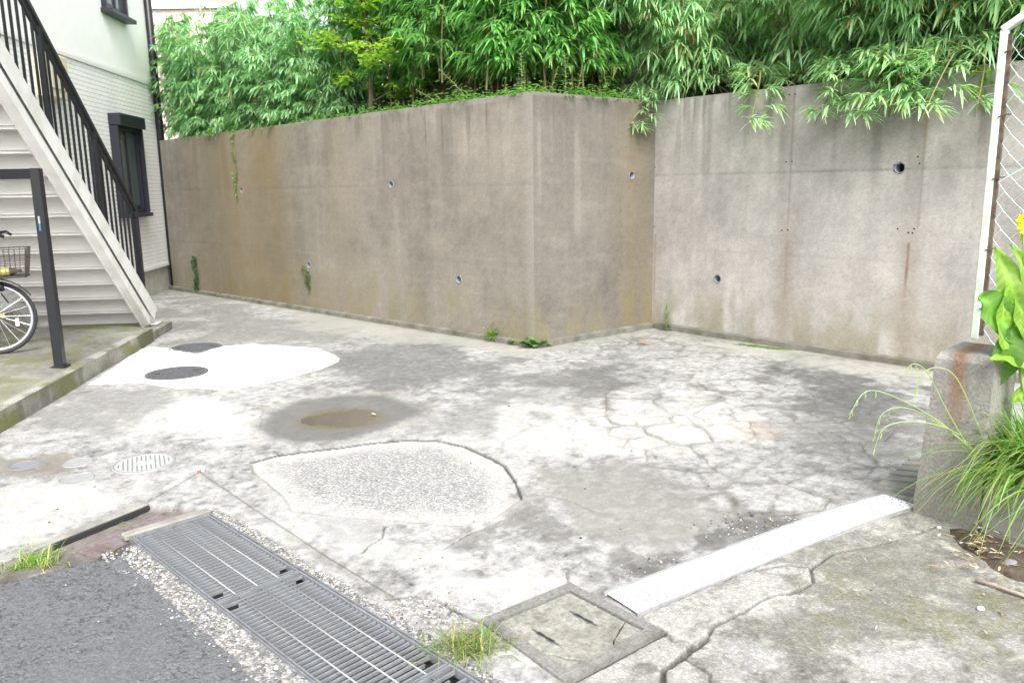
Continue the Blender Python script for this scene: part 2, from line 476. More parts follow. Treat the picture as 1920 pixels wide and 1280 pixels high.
def field(x, y):
    n = len(x)
    wx = x + .05 * (fbm(x * 5, y * 5, 11) - .5) + .02 * (fbm(x * 24, y * 24, 13) - .5)
    wy = y + .05 * (fbm(x * 5, y * 5, 12) - .5) + .02 * (fbm(x * 24, y * 24, 14) - .5)
    tx = x + .008 * (fbm(x * 30, y * 30, 15) - .5) + .006 * (vnoise(x * 90, y * 90, 16) - .5)
    ty = y + .008 * (fbm(x * 30, y * 30, 17) - .5) + .006 * (vnoise(x * 90, y * 90, 18) - .5)
    C = np.zeros((n, 3)); Z = np.zeros(n); agg = np.zeros(n); wet = np.zeros(n)
    big = fbm(x * 1.3, y * 1.3, 1, 5); med = fbm(x * 6, y * 6, 2, 5); fine = fbm(x * 28, y * 28, 3, 4)
    mot = sstep(.40, .62, .5 * fbm(x * 3.2, y * 3.2, 6, 6) + .5 * fbm(x * 10, y * 10, 7, 5))
    gr = vnoise(x * 75, y * 75, 8) - .5
    sm = fbm(x * 16, y * 16, 5, 5); spk = sstep(.56, .66, fbm(x * 22, y * 22, 10, 4))
    v = .262 + .05 * mot + .10 * (big - .5) + .12 * (med - .5) + .20 * (sm - .5) + .24 * (fine - .5) + .12 * gr - .03 * spk
    base = np.stack([v * 1.0, v * .993, v * .972], 1)
    C[:] = base
    Z += .006 * (big - .5) + .003 * (med - .5)
    def blob(pix, col, soft, amt=1.0, noise=.6, nz=4.0, seed=20):
        d = sdf(wx, wy, GP(pix))
        nn = (fbm(x * nz, y * nz, seed, 5) - .5) * noise * soft * 5
        n2 = (fbm(x * nz * 4, y * nz * 4, seed + 50, 4) - .5) * soft * 3
        return sstep(soft * 1.6, -soft * 1.6, d + nn * 1.8 + n2) * amt * .92 * np.clip(.35 + 1.25 * mot2, 0, 1.1)
    mot2 = .5 * fbm(x * 14, y * 14, 9, 5) + .5 * fbm(x * 34, y * 34, 19, 3)
    lod = .5 * np.minimum(.00068 * y ** 2, .018)
    # --- soft dirt, old wet stains, other darker areas
    C[:] = mixc(C, (.165, .162, .15), blob([(330, 552), (470, 575), (640, 610), (620, 640), (320, 640), (300, 590)], 0, .35, .75, 1.2, 2.5, 21))
    C[:] = mixc(C, (.11, .11, .108), blob([(590, 655), (800, 640), (900, 668), (1010, 690), (1120, 680), (1190, 660), (1150, 710), (1000, 735), (860, 715), (700, 735), (640, 700)], 0, .22, .85, 1.0, 3, 22))  # broad dark grey band out from the wall corner
    C[:] = mixc(C, (.085, .085, .085), blob([(1420, 700), (1500, 672), (1650, 715), (1740, 745), (1740, 800), (1640, 790), (1540, 760), (1440, 735)], 0, .12, .9, 1.2, 3, 23))
    C[:] = mixc(C, (.14, .137, .13), blob([(1480, 770), (1740, 790), (1740, 880), (1600, 860), (1480, 820)], 0, .14, .7, 1.0, 3, 24))
    C[:] = mixc(C, (.185, .18, .16), blob([(1010, 880), (1180, 870), (1320, 920), (1370, 975), (1250, 1040), (1100, 1000), (1000, 940)], 0, .08, .8, 1.0, 5, 25))
    C[:] = mixc(C, (.125, .122, .112), blob([(980, 930), (1030, 955), (1110, 1015), (1230, 1050), (1200, 1068), (1080, 1040), (960, 985), (860, 1050), (800, 1075), (870, 1020), (940, 975)], 0, .035, .75, 1.2, 8, 26))
    C[:] = mixc(C, (.10, .098, .092), blob([(1105, 1095), (1200, 1055), (1330, 1000), (1440, 960), (1500, 985), (1300, 1045), (1140, 1112)], 0, .03, .9, 1.2, 9, 27))
    C[:] = mixc(C, (.2, .198, .19), blob([(120, 720), (320, 735), (340, 780), (180, 800), (40, 800)], 0, .15, .75, 1.0, 4, 28))
    C[:] = mixc(C, (.2, .196, .188), blob([(640, 860), (860, 850), (930, 900), (860, 940), (640, 930), (560, 890)], 0, .10, .8, .8, 5, 29))
    C[:] = mixc(C, (.2, .197, .188), blob([(820, 740), (1080, 720), (1120, 790), (1000, 830), (850, 800)], 0, .2, .6, 1.0, 4, 30))
    # --- pale areas over the yard colour
    C[:] = mixc(C, (.46, .455, .44), blob([(330, 745), (480, 740), (480, 800), (420, 840), (320, 830), (250, 800)], 0, .12, .85, .8, 6, 31))
    C[:] = mixc(C, (.45, .44, .42), blob([(1090, 760), (1330, 730), (1400, 790), (1350, 850), (1180, 860), (1080, 820)], 0, .12, .8, .9, 6, 32))
    C[:] = mixc(C, (.42, .41, .39), blob([(820, 1075), (980, 1050), (1060, 1085), (960, 1130), (850, 1120)], 0, .05, .8, .9, 10, 33))
    C[:] = mixc(C, (.43, .43, .42), blob([(980, 760), (1090, 790), (1080, 850), (980, 850), (900, 820)], 0, .1, .7, .9, 6, 34))
    C[:] = mixc(C, (.39, .38, .36), blob([(500, 1000), (700, 1020), (830, 1040), (700, 1060), (560, 960)], 0, .06, .7, .9, 8, 35))
    C[:] = mixc(C, (.30, .29, .265), blob([(560, 585), (760, 605), (960, 640), (1010, 665), (880, 655), (700, 635), (560, 610)], 0, .1, .8, .8, 3, 36))
    C[:] = mixc(C, (.32, .31, .28), blob([(1230, 625), (1700, 690), (1700, 712), (1500, 678), (1300, 655)], 0, .08, .75, .8, 3, 37))
    C[:] = mixc(C, (.41, .40, .38), blob([(-50, 910), (200, 900), (260, 930), (60, 1010), (-50, 1030)], 0, .07, .7, .9, 8, 38))
    # wet brown stain on the left
    m = blob([(-60, 860), (40, 850), (130, 852), (165, 866), (110, 885), (-60, 898)], 0, .03, .85, 1.0, 7, 39)
    C[:] = mixc(C, (.17, .155, .13), m); wet[:] = np.maximum(wet, m * .4)
    # rusty tint on the cracked slab
    C[:] = mixc(C, (.32, .25, .19), blob([(1380, 790), (1440, 780), (1450, 815), (1400, 830)], 0, .04, .5, 1.0, 8, 40))
    # --- cracked area: slabs with recessed joints
    zone = sdf(wx, wy, GP([(1010, 690), (1130, 640), (1230, 620), (1480, 662), (1730, 710), (1735, 880), (1640, 932), (1400, 1005), (1340, 965), (1200, 880), (1110, 780)]))
    e1, c1 = V_edges(wx + .10 * (fbm(x * 3, y * 3, 41) - .5), wy + .10 * (fbm(x * 3, y * 3, 42) - .5), .40, 43)
    e2, c2 = V_edges(wx + .06 * (fbm(x * 6, y * 6, 44) - .5) + 3.3, wy + .7, .21, 45)
    zi = sstep(.12, -.12, zone)
    gap = sstep(.004 + lod * .7 + .006 * sstep(.5, .7, fbm(x * 3, y * 3, 71)), .001, e1) * zi * (.18 + .82 * sstep(.42, .62, fbm(x * 2.1, y * 2.1, 46, 5)))
    gap2 = sstep(.004 + lod * .6, .001, e2) * .75 * zi * sstep(.46, .60, fbm(x * 1.6, y * 1.6, 47, 4))
    soft = sstep(.055, .0, e1 + .03 * (med - .5)) * zi * sstep(.36, .62, fbm(x * 2.6, y * 2.6, 48, 5)) * .5 + sstep(.03, .0, e2 + .03 * (fine - .5)) * zi * sstep(.5, .66, fbm(x * 1.9, y * 1.9, 49, 5)) * .5
    C *= (1 + zi * (c1 - .5) * .22)[:, None]
    C[:] = mixc(C, (.13, .125, .11), np.clip(soft, 0, 1))
    gg = np.clip(gap + gap2 * .8, 0, 1)
    C[:] = mixc(C, (.08, .078, .07), gg * .6)
    Z -= gg * .008; Z += zi * (c1 - .5) * .008
    e3, c3 = V_edges(wx + .2 * (fbm(x * 2, y * 2, 76) - .5), wy + .2 * (fbm(x * 2, y * 2, 77) - .5), .85, 78)
    C[:] = mixc(C, (.13, .127, .115), sstep(.010 + lod, .0, e3) * (1 - zi) * sstep(.55, .7, fbm(x * 2.4, y * 2.4, 79, 4)) * .5)
    # --- old patch, a shallow sunk area with exposed stones
    pp = GP([(470, 866), (520, 852), (570, 845), (640, 837), (700, 828), (760, 823), (820, 824), (870, 835), (920, 857), (945, 872), (965, 900), (978, 935), (930, 970), (860, 985), (740, 975), (640, 968), (545, 957), (530, 930), (500, 905), (474, 885)])
    d = sdf(tx, ty, pp)
    so_ = np.where(y < 4.35, .09 * sstep(4.5, 4.0, y), 0)
    m = sstep(.01 + so_, -.03 - so_, d + so_ * 3 * (med - .5))
    inn = sstep(.0, -.26, d + .10 * (med - .5))
    C[:] = mixc(C, (.44, .43, .40), m * (1 - inn) * .85)
    agg[:] = np.maximum(agg, m * (.25 + .45 * inn))
    C[:] = mixc(C, (.31, .31, .305), inn * .7)
    Z -= .012 * sstep(.006 + lod, -.012 - lod * 1.5, d)
    lip = seg_dist(tx, ty, pp[:12])
    wlip = np.maximum(.004 + .006 * fbm(x * 9, y * 9, 50), lod)
    C[:] = mixc(C, (.05, .05, .04), sstep(wlip * 1.6, wlip * .5, lip))
    Z -= .012 * sstep(wlip * 1.5, 0, lip)
    lip2 = seg_dist(tx, ty, pp[17:] + pp[:1])
    C[:] = mixc(C, (.13, .125, .11), sstep(.006, .001, lip2) * .7 * sstep(.35, .6, fbm(x * 8, y * 8, 74)))
    # --- other single cracks and poured joints
    def crack(pix, w=.006, dark=.85, col=(.06, .058, .05), depth=.01, wob=True):
        d = seg_dist(tx if wob else x, ty if wob else y, GP(pix))
        ww = w * (.5 + fbm(x * 12, y * 12, 51))
        we = np.maximum(ww, lod * .9)
        mm = sstep(we * 1.5, we * .3, d) * np.clip(ww / we, .45, 1)
        C[:] = mixc(C, col, mm * dark); Z[:] -= depth * mm
    def stain_line(pix, w, col, amt):
        d = seg_dist(wx, wy, GP(pix))
        C[:] = mixc(C, col, sstep(w, 0, d) * amt * sstep(.3, .7, fbm(x * 9, y * 9, 52, 5)))
    stain_line([(375, 884), (480, 960), (620, 1050), (760, 1132)], .05, (.17, .163, .145), .6)
    crack([(375, 884), (480, 955), (620, 1046), (760, 1130)], .004, .8, (.10, .095, .08), .006, False)
    crack([(375, 884), (275, 941)], .005, .85, (.08, .075, .065), .008, False)
    crack([(722, 985), (716, 1008), (692, 1022), (678, 1036)], .006)
    m = blob([(575, 960), (690, 975), (722, 985), (715, 1010), (678, 1036), (600, 1000)], 0, .02, .6, .4, 10, 53)
    C[:] = mixc(C, (.27, .27, .267), m)
    crack([(728, 1122), (770, 1116), (815, 1122), (848, 1140), (900, 1164)], .009)
    crack([(815, 1122), (880, 1140), (960, 1150)], .004, .5)
    crack([(848, 1140), (835, 1160), (880, 1180)], .006)
    crack([(900, 1164), (1068, 1094)], .008, .9, wob=False)
    crack([(1068, 1094), (1062, 1070), (1090, 1050)], .004, .6)
    crack([(1000, 925), (1060, 935), (1120, 960)], .003, .4)
    crack([(830, 1030), (880, 1000), (935, 978)], .004, .5)
    for k in range(9):   # hairlines
        u0, v0 = [(560, 640), (700, 720), (1180, 745), (240, 800), (900, 780), (1300, 900), (1150, 820), (500, 1010), (1050, 1000)][k]
        rr = random.Random(k)
        pts = [(u0, v0)]
        for _ in range(5): pts.append((pts[-1][0] + rr.uniform(10, 45), pts[-1][1] + rr.uniform(-14, 14)))
        crack(pts, .003, .45, (.13, .125, .11), .003)
    # --- fresh white mortar patch
    wp = GP([(168, 721), (262, 656), (290, 650), (320, 655), (370, 664), (415, 650), (470, 646), (540, 649), (600, 655), (625, 664), (637, 673), (632, 679), (600, 692), (560, 704), (520, 714), (470, 725), (430, 730), (340, 728), (260, 718)])
    d = sdf(tx + .05 * (fbm(x * 7, y * 7, 54, 5) - .5), ty + .07 * (fbm(x * 7, y * 7, 55, 5) - .5), wp)
    m = sstep(.006, -.006, d)
    C[:] = mixc(C, (.80, .80, .79), m * (.80 + .20 * sm)); C[:] = mixc(C, (.45, .44, .42), m * sstep(-.07, .0, d) * sstep(.45, .65, fbm(x * 9, y * 9, 72, 4)) * .5); Z += .012 * sstep(.004, -.02, d); 
    # --- puddle: shallow bowl, damp ring
    po = GP([(472, 797), (500, 772), (560, 750), (640, 739), (720, 739), (770, 752), (805, 770), (770, 785), (730, 800), (690, 815), (640, 826), (560, 832), (500, 820)])
    d = sdf(wx, wy, po)
    m = sstep(.07, -.10, d + .05 * (fbm(x * 8, y * 8, 70) - .5))
    C[:] = mixc(C, (.115, .113, .107), m * .85); wet[:] = np.maximum(wet, m * .45)
    pc = G(640, 782)
    gq = np.exp(-(((x - pc.x) / .40) ** 2 + ((y - pc.y) / .36) ** 2)); Z = Z * (1 - .8 * gq) - .017 * gq + .012 * (fbm(x * 6, y * 6, 73, 5) - .5) * gq
    C[:] = mixc(C, (.13, .095, .035), sstep(.4, .85, gq) * .85)
    ring = np.exp(-((d - .06) / .05) ** 2) * sstep(.4, .6, fbm(x * 4, y * 4, 56))
    C[:] = mixc(C, (.27, .25, .21), ring * .45)
    # --- base of the retaining walls: damp line and silt
    dw = np.minimum(seg_dist(x, y, [WL2, CO, MI]), seg_dist(x, y, [MI, RE]))
    C[:] = mixc(C, (.23, .215, .17), sstep(.35, .05, dw + .15 * (med - .5)) * .5)
    C[:] = mixc(C, (.10, .095, .07), sstep(.12, .06, dw + .05 * (med - .5)) * .7)
    # --- pebble strips beside the grating
    s = (x - GO.x) * GD.x + (y - GO.y) * GD.y; w = (x - GO.x) * GW.x + (y - GO.y) * GW.y
    ed = .03 * (fbm(s * 7, s * 0 + 3, 57) - .5) * 2
    right = sstep(.015, -.015, w - GWID - .07 + ed) * sstep(-.005, .01, w - GWID + .01) * sstep(-.16, -.10, s)
    left = sstep(-.17, -.14, w + ed) * sstep(.01, -.005, w) * sstep(-.02, .03, s)
    peb = np.maximum(right, left)
    C[:] = mixc(C, (.24, .235, .225), peb); agg[:] = np.maximum(agg, peb); Z -= .008 * peb
    C[:] = mixc(C, (.20, .18, .13), sstep(.03, .0, np.abs(w - GWID - .13 + ed)) * sstep(-.2, 0, s) * (s < 2.2) * .3 * sstep(.4, .65, fbm(s * 6, w * 20, 75)))
    crumble = blob([(735, 1125), (815, 1120), (850, 1140), (900, 1170), (860, 1200), (800, 1180), (740, 1140)], 0, .02, 1, .5, 12, 58)
    agg[:] = np.maximum(agg, crumble * .8); C[:] = mixc(C, (.3, .29, .27), crumble)
    Z += crumble * .012 * (vnoise(x * 45, y * 45, 59) - .5)
    # --- regions
    reg = np.zeros(n, np.int32)
    # driveway slab on the right
    inD = inside(tx, ty, DRIVE)
    reg[inD] = 2
    D = np.stack([v * .9, v * .88, v * .81], 1) * (.75 + .5 * big)[:, None]
    Cd = C.copy(); Cd[inD] = D[inD]
    C[:] = Cd
    dm = inD.astype(float)
    C[:] = mixc(C, (.36, .355, .335), blob([(1200, 1165), (1420, 1070), (1500, 1085), (1330, 1175), (1230, 1280), (1080, 1290)], 0, .06, .75, 1.0, 9, 60) * dm)
    C[:] = mixc(C, (.15, .145, .125), blob([(1480, 1040), (1640, 985), (1770, 1000), (1900, 1180), (1640, 1230), (1500, 1200), (1560, 1110)], 0, .10, .85, 1.0, 6, 61) * dm)
    C[:] = mixc(C, (.135, .135, .065), blob([(1620, 1100), (1760, 1090), (1920, 1140), (1960, 1240), (1760, 1210), (1600, 1170)], 0, .08, .7, 1.3, 7, 62) * dm * (.4 + .6 * sstep(.4, .6, fine)))
    C[:] = mixc(C, (.36, .355, .35), blob([(1400, 1230), (1920, 1225), (1950, 1300), (1380, 1300)], 0, .05, .6, 1.4, 9, 63) * dm * sstep(.35, .65, med))
    agg[:] = np.where(inD, .35, agg)
    crack([(1238, 1300), (1246, 1250), (1290, 1216), (1330, 1190), (1336, 1174), (1390, 1150), (1440, 1122), (1490, 1110), (1524, 1090), (1520, 1066), (1560, 1036), (1640, 1022), (1680, 1012)], .0065, .8, (.08, .078, .07), depth=.012)
    crack([(1236, 1300), (1244, 1255), (1290, 1220), (1325, 1196)], .012, .85, (.07, .068, .06), .014)
    crack([(1245, 1186), (1212, 1176), (1200, 1160)], .009, .9)
    crack([(1245, 1186), (1262, 1200), (1320, 1212)], .007, .6)
    crack([(1280, 1230), (1330, 1260), (1330, 1300)], .005, .6)
    crack([(1524, 1066), (1470, 1062), (1420, 1072)], .006, .7)
    crack([(1660, 985), (1720, 1000), (1760, 985)], .005, .5)
    crack([(1245, 1186), (1060, 1284)], .009, .9, wob=False)
    # raised broken sheet between the crack and the channel
    sheet = inside(tx, ty, GP([(1200, 1160), (1560, 1000), (1520, 1066), (1490, 1110), (1336, 1174), (1290, 1216), (1246, 1190)]))
    Z += np.where(sheet & inD, .010, 0)
    # road asphalt
    inR = inside(x + .03 * (fbm(x * 11, y * 11, 64) - .5), y + .03 * (fbm(x * 11, y * 11, 65) - .5), ROAD)
    reg[inR] = 1
    va = .126 + .02 * (big - .5) + .035 * (fine - .5)
    pits = sstep(.60, .72, fbm(x * 85 + 7, y * 95, 66, 2)) * (.25 + .75 * sstep(.35, .65, fbm(x * 5, y * 5, 67)))
    Ra = np.stack([va * .98, va * 1.0, va * 1.07], 1) * (1 - .42 * pits)[:, None]
    C[inR] = Ra[inR]; agg[inR] = .30; wet[inR] = .35
    Z[inR] = -.006 - .004 * pits[inR] + .002 * fine[inR]
    # gutter behind the lip of the yard slab
    inG = inside(tx, ty, GUT)
    reg[inG] = 3
    gv = .15 + .16 * (med - .5) + .10 * (fine - .5)
    Gc = np.stack([gv * 1.0, gv * .9, gv * .82], 1)
    dG = sdf(tx, ty, GUT); mG = sstep(.012, -.012, dG) * (reg != 1)
    C[:] = C * (1 - mG[:, None]) + Gc * mG[:, None]; Z[:] = Z * (1 - mG) + (-.045 + .01 * med) * mG; agg[inG] = .2
    C[:] = mixc(C, (.40, .39, .34), blob([(-100, 1115), (0, 1085), (140, 1050), (140, 1062), (0, 1105)], 0, .02, .9, .7, 12, 68) * inG)
    C[:] = mixc(C, (.36, .35, .32), blob([(320, 958), (400, 950), (390, 966), (290, 1000), (270, 1010), (330, 970)], 0, .015, .8, .7, 12, 69) * inG)
    # shadow line under the yard slab lip, painted into the gutter colour
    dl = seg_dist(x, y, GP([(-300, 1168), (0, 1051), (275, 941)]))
    lip_shade = sstep(.012, .0, dl) * (reg != 1)
    C[:] = mixc(C, (.035, .035, .035), lip_shade * inG)
    mort = sstep(.006, -.006, sdf(tx, ty, wp))
    C *= np.where(mort > .5, 1.0, .94)[:, None]
    return np.clip(C, .01, .95), Z, np.clip(agg, 0, 1), np.clip(wet, 0, 1), reg

ys = [1.75]
while ys[-1] < 14.2: ys.append(ys[-1] + min(.00068 * ys[-1] ** 2, .018))
ys = np.array(ys)
ts = np.arange(-1.0, 1.3, .0018)
TX, TY = np.meshgrid(ts, ys)
GX = (TX * TY).ravel(); GY = TY.ravel()
nr_, nc_ = TX.shape
# only the part inside the walls
okv = np.ones(len(GX), bool)
for P0, Dv in ((WL2, LD), ):
    pass
def side(P0, D, x, y): return (x - P0.x) * (-D.y) + (y - P0.y) * D.x      # >0 left of D
behL = side(WL2, LD, GX, GY) > .06; behM = side(CO, MD, GX, GY) > .06; behR = side(MI, RD, GX, GY) > .06
okv &= ~(behL & (behM | (GX < CO.x))) & ~(behR & (GX > .5) & ~(side(CO, MD, GX, GY) < -.06) ) & ~((behM) & (behR | behL))
okv &= ~(behR & (GX > MI.x - .1))
okv &= ~((GX - WL.x) * BN.x + (GY - WL.y) * BN.y < -.3)
vid = np.full(len(GX), -1, np.int64)
idx = np.arange(len(GX)).reshape(nr_, nc_)
quads = np.stack([idx[:-1, :-1], idx[:-1, 1:], idx[1:, 1:], idx[1:, :-1]], -1).reshape(-1, 4)
quads = quads[okv[quads].all(1)]
cx, cy = GX[quads].mean(1), GY[quads].mean(1)
def sh(poly, k):       # shrink polygon about its centre by metres
    c = np.mean(np.array(poly), 0); return [tuple(c + (np.array(p) - c) * (1 - k / np.linalg.norm(np.array(p) - c))) for p in poly]
drop = inside(cx, cy, sh(GRATE, .012)) | inside(cx, cy, sh(PIT, .02)) | inside(cx, cy, sh(PLATP, .06))
quads = quads[~drop]; cx = cx[~drop]; cy = cy[~drop]
used = np.unique(quads)
vid[used] = np.arange(len(used))
FX, FY = GX[used], GY[used]
C_, Z_, AG_, WT_, RG_ = field(FX, FY)
quads = vid[quads]
rq = np.max(RG_[quads], axis=1)
def region_obj(name, rid, matn):
    q = quads[rq == rid]
    u = np.unique(q); mp = np.full(len(FX), -1, np.int64); mp[u] = np.arange(len(u))
    Vv = np.stack([FX[u], FY[u], Z_[u]], 1)
    col = np.ones((len(u), 4)); col[:, :3] = C_[u]
    me = np_mesh(name, Vv, mp[q], {'Col': ('FLOAT_COLOR', col), 'agg': ('FLOAT', AG_[u]), 'wet': ('FLOAT', WT_[u])})
    return setp(link_mesh(name, me, M[matn], None, True), kind='structure')
region_obj('yard', 0, 'ground')
region_obj('road', 1, 'asphalt')
region_obj('driveway', 2, 'ground')
region_obj('gutter', 3, 'ground')
mb = MB(); mb.box((0, 60, -.62), (400, 400, .2))
mb.build('ground', M['soil'], None, kind='structure')

# puddle water
wm = bpy.data.materials.new('puddle water'); wm.use_nodes = True; M['water'] = wm
N_ = wm.node_tree.nodes; L_ = wm.node_tree.links
tr_ = N_.new('ShaderNodeBsdfTransparent'); tr_.inputs['Color'].default_value = (.80, .72, .50, 1)
gl_ = N_.new('ShaderNodeBsdfGlossy'); gl_.inputs['Roughness'].default_value = .10
fr_ = N_.new('ShaderNodeFresnel'); fr_.inputs['IOR'].default_value = 1.33
mx_ = N_.new('ShaderNodeMixShader'); L_.new(fr_.outputs[0], mx_.inputs[0]); L_.new(tr_.outputs[0], mx_.inputs[1]); L_.new(gl_.outputs[0], mx_.inputs[2])
L_.new(mx_.outputs[0], N_['Material Output'].inputs['Surface'])
pts = GP([(530, 785), (570, 765), (640, 755), (720, 757), (745, 772), (725, 795), (660, 810), (590, 808), (545, 800)])
c = np.mean(np.array(pts), 0)
fan = []
for k in range(48):
    a = 2 * math.pi * k / 48
    r = 0
    # radius of polygon in direction a
    dvec = np.array((math.cos(a), math.sin(a)))
    for i in range(len(pts)):
        p, q = np.array(pts[i]), np.array(pts[(i + 1) % len(pts)])
        mtx = np.array([[dvec[0], -(q - p)[0]], [dvec[1], -(q - p)[1]]])
        if abs(np.linalg.det(mtx)) < 1e-9: continue
        t, s_ = np.linalg.solve(mtx, p - c)
        if t > 0 and 0 <= s_ <= 1: r = max(r, t)
    fan.append(c + dvec * r * (1 + .06 * math.sin(5 * a) + .04 * math.sin(11 * a)))
mb = MB(); zc = -.0118
mb.add([(c[0], c[1], zc)] + [(p[0], p[1], zc) for p in fan], [(0, 1 + i, 1 + (i + 1) % 48) for i in range(48)])
mb.build('puddle_water', M['water'], None, kind='structure')

# ------------------------------------------------------------------ retaining walls
def wall_face(parent, P0, D, N, length, zt0, zt1, colour, holes, name='wall_face', batter=0.0):
    st = .022
    ns = int(length / st) + 1; nz = int(zt0 / st) + 1
    S = np.linspace(0, length, ns); T = np.linspace(0, 1, nz)
    SS, TT = np.meshgrid(S, T)
    ss = SS.ravel(); zz = TT.ravel() * (zt0 + (zt1 - zt0) * ss / length)
    C, h = colour(ss, zz)
    V = np.zeros((len(ss), 3))
    off = h - batter * zz / 2.5
    V[:, 0] = P0.x + D.x * ss + N.x * off; V[:, 1] = P0.y + D.y * ss + N.y * off; V[:, 2] = zz - .04 * (TT.ravel() == 0)
    idx = np.arange(len(ss)).reshape(nz, ns)
    q = np.stack([idx[:-1, :-1], idx[:-1, 1:], idx[1:, 1:], idx[1:, :-1]], -1).reshape(-1, 4)
    keep = np.ones(len(q), bool)
    cs, cz = ss[q].mean(1), zz[q].mean(1)
    for (hs_, hz, r) in holes: keep &= np.hypot(cs - hs_, cz - hz) > r * 1.02
    q = q[keep]
    o = ORG[parent.name]; V -= np.array(o)
    col = np.ones((len(ss), 4)); col[:, :3] = np.clip(C, .01, .9)
    z = np.zeros(len(ss))
    me = np_mesh(name, V, q, {'Col': ('FLOAT_COLOR', col), 'agg': ('FLOAT', z), 'wet': ('FLOAT', z)})
    fo = link_mesh(name, me, M['wall'], parent, True)
    for (hs_, hz, r) in holes:
        off_ = -batter * hz / 2.5
        p = P0 + D * hs_ + Vector((0, 0, hz)) + N * off_
        m2 = MB(); m2.lathe(p, [(r * .92, -.20), (r * .92, .003), (r * 1.08, .003), (r * 1.14, -.004)], 20, N, False)
        wp_ = m2.build('weep_pipe', M['pvc'], parent, True)
        # the pipe's dark end
        m2 = MB(); m2.lathe(p, [(0.0001, -.10), (r * .91, -.10)], 16, N)
        m2.build('pipe_end', M['hole'], wp_)
    return fo
def streaks(s, z, seed, top):
    a = fbm(s * 9 + .6 * fbm(s * 3, z * 2, seed + 9), z * .55, seed, 5)
    b_ = fbm(s * 30, z * .9, seed + 3, 3)
    return a * .65 + b_ * .35
def wallcol(base, seed, olive, ztop, lines, extra=None):
    def f(s, z):
        big = fbm(s * .8, z * .8, seed + 20, 4); fine = fbm(s * 30, z * 30, seed + 21, 3); med = fbm(s * 5, z * 5, seed + 22, 4)
        st = streaks(s, z, seed, ztop)
        blo = fbm(s * 2.2, z * 1.6, seed + 23, 6)
        v = 1 + .26 * (st - .5) + .34 * (big - .5) + .26 * (fine - .5) + .30 * (med - .5) + .45 * (blo - .5)
        C = np.array(base)[None, :] * v[:, None]
        scf = sstep(.62, .70, fbm(s * 3 + z * 4, z * 14, seed + 24, 4)); C = mixc(C, (.33, .315, .28), scf * .08)
        # dark run-off from the top, thinning downwards
        run = sstep(.54, .68, fbm(s * 7, z * .25, seed + 30, 4)) * sstep(ztop - 1.5, ztop - .05, z + .3 * (med - .5))
        C = mixc(C, (.105,.097,.08), run * .5)
        dln = .06 + .75 * vnoise(s * 17, s * 0, seed + 26) ** 2 + .12 * (fine - .5)
        drip = sstep(.50, .66, fbm(s * 24, z * .6, seed + 27, 3)) * sstep(dln, dln * .35, ztop - z) * sstep(.35, .6, fbm(s * 1.3, s * 0, seed + 28))
        C = mixc(C, (.085, .08, .066), drip * .62)
        pale = sstep(.60, .72, fbm(s * 12, z * .35, seed + 31, 4)) * sstep(.2, 1.6, z)
        C = mixc(C, (.31, .295, .26), pale * .12 * (.3 + 1.4 * sstep(.4, .6, blo)))
        # algae at the foot
        foot = sstep(.75, .05, z + .5 * (fbm(s * 3, z * 3, seed + 32) - .5))
        C = mixc(C, (.17, .15, .08), foot * .6 * sstep(.3, .6, fbm(s * 6, z * 2, seed + 33)))
        C = mixc(C, (.21, .205, .18), sstep(ztop - .035, ztop - .01, z) * .6)
        h = .003 * (big - .5) + .0015 * (med - .5)
        for lz, am in lines:
            dl = np.abs(z - lz - .012 * (fbm(s * .9, s * 0, seed + 40) - .5))
            mm = sstep(.016, .004, dl) * am * (.3 + .7 * vnoise(s * 4, s * 0, seed + 41))
            C = mixc(C, (.13, .125, .11), mm * .55); h = h - .004 * mm
        for os_, w_, am in olive:
            mm = np.exp(-((s - os_) / w_) ** 2) * (.35 + .6 * (st - .2) + .7 * (blo - .35)) * am
            C = mixc(C, (.135, .098, .038), np.clip(mm, 0, 1))
        if extra is not None: C, h = extra(s, z, C, h, st, med, fine)
        return C, h
    return f
def wall_sz(u, v, P0, D, N):
    p = hit(u, v, P0, N); return ((p - P0).dot(D), p.z)
ZT = 2.49
wt = thing('retaining_wall', 'tall brown stained concrete retaining wall turning an outward corner below dark bamboo', 'retaining wall', (CO.x, CO.y, 0))
HR = .042
lh = [(*wall_sz(u, v, WL2, LD, NL), HR) for u, v in ((453, 357), (733, 346), (579, 497), (860, 524), (363, 484))]
LLEN = (CO - WL2).length
olv = [(wall_sz(430, 420, WL2, LD, NL)[0], .85, .85), (wall_sz(510, 420, WL2, LD, NL)[0], .6, .85), (wall_sz(640, 420, WL2, LD, NL)[0], .35, .25), (wall_sz(370, 420, WL2, LD, NL)[0], .25, .35)]
def ext_corner(s, z, C, h, st, med, fine):
    C = mixc(C, (.25, .235, .21), sstep(.16, .0, LLEN - s + .08 * (med - .5)) * .5)
    gl = np.exp(-((s - 2.2) / .45) ** 2) * (st - .1)
    C = mixc(C, (.085, .08, .06), np.clip(gl, 0, 1) * .5)
    return C, h
wall_face(wt, WL2, LD, NL, LLEN, 2.40, ZT, wallcol((.186, .169, .142), 100, olv, 2.45, [(1.62, .8), (.80, .5)], ext_corner), lh)
MLEN = (MI - CO).length
mh = [(*wall_sz(1185, 329, CO, MD, NM), HR)]
olm = [(MLEN - .35, .15, .45), (MLEN - .12, .15, .35), (MLEN - .6, .1, .2)]
wall_face(wt, CO, MD, NM, MLEN, ZT, ZT, wallcol((.135, .123, .107), 200, olm, ZT, [(1.62, .5), (.80, .4)], None), mh)  # short face: base colour darkened to counter the sun falling on it
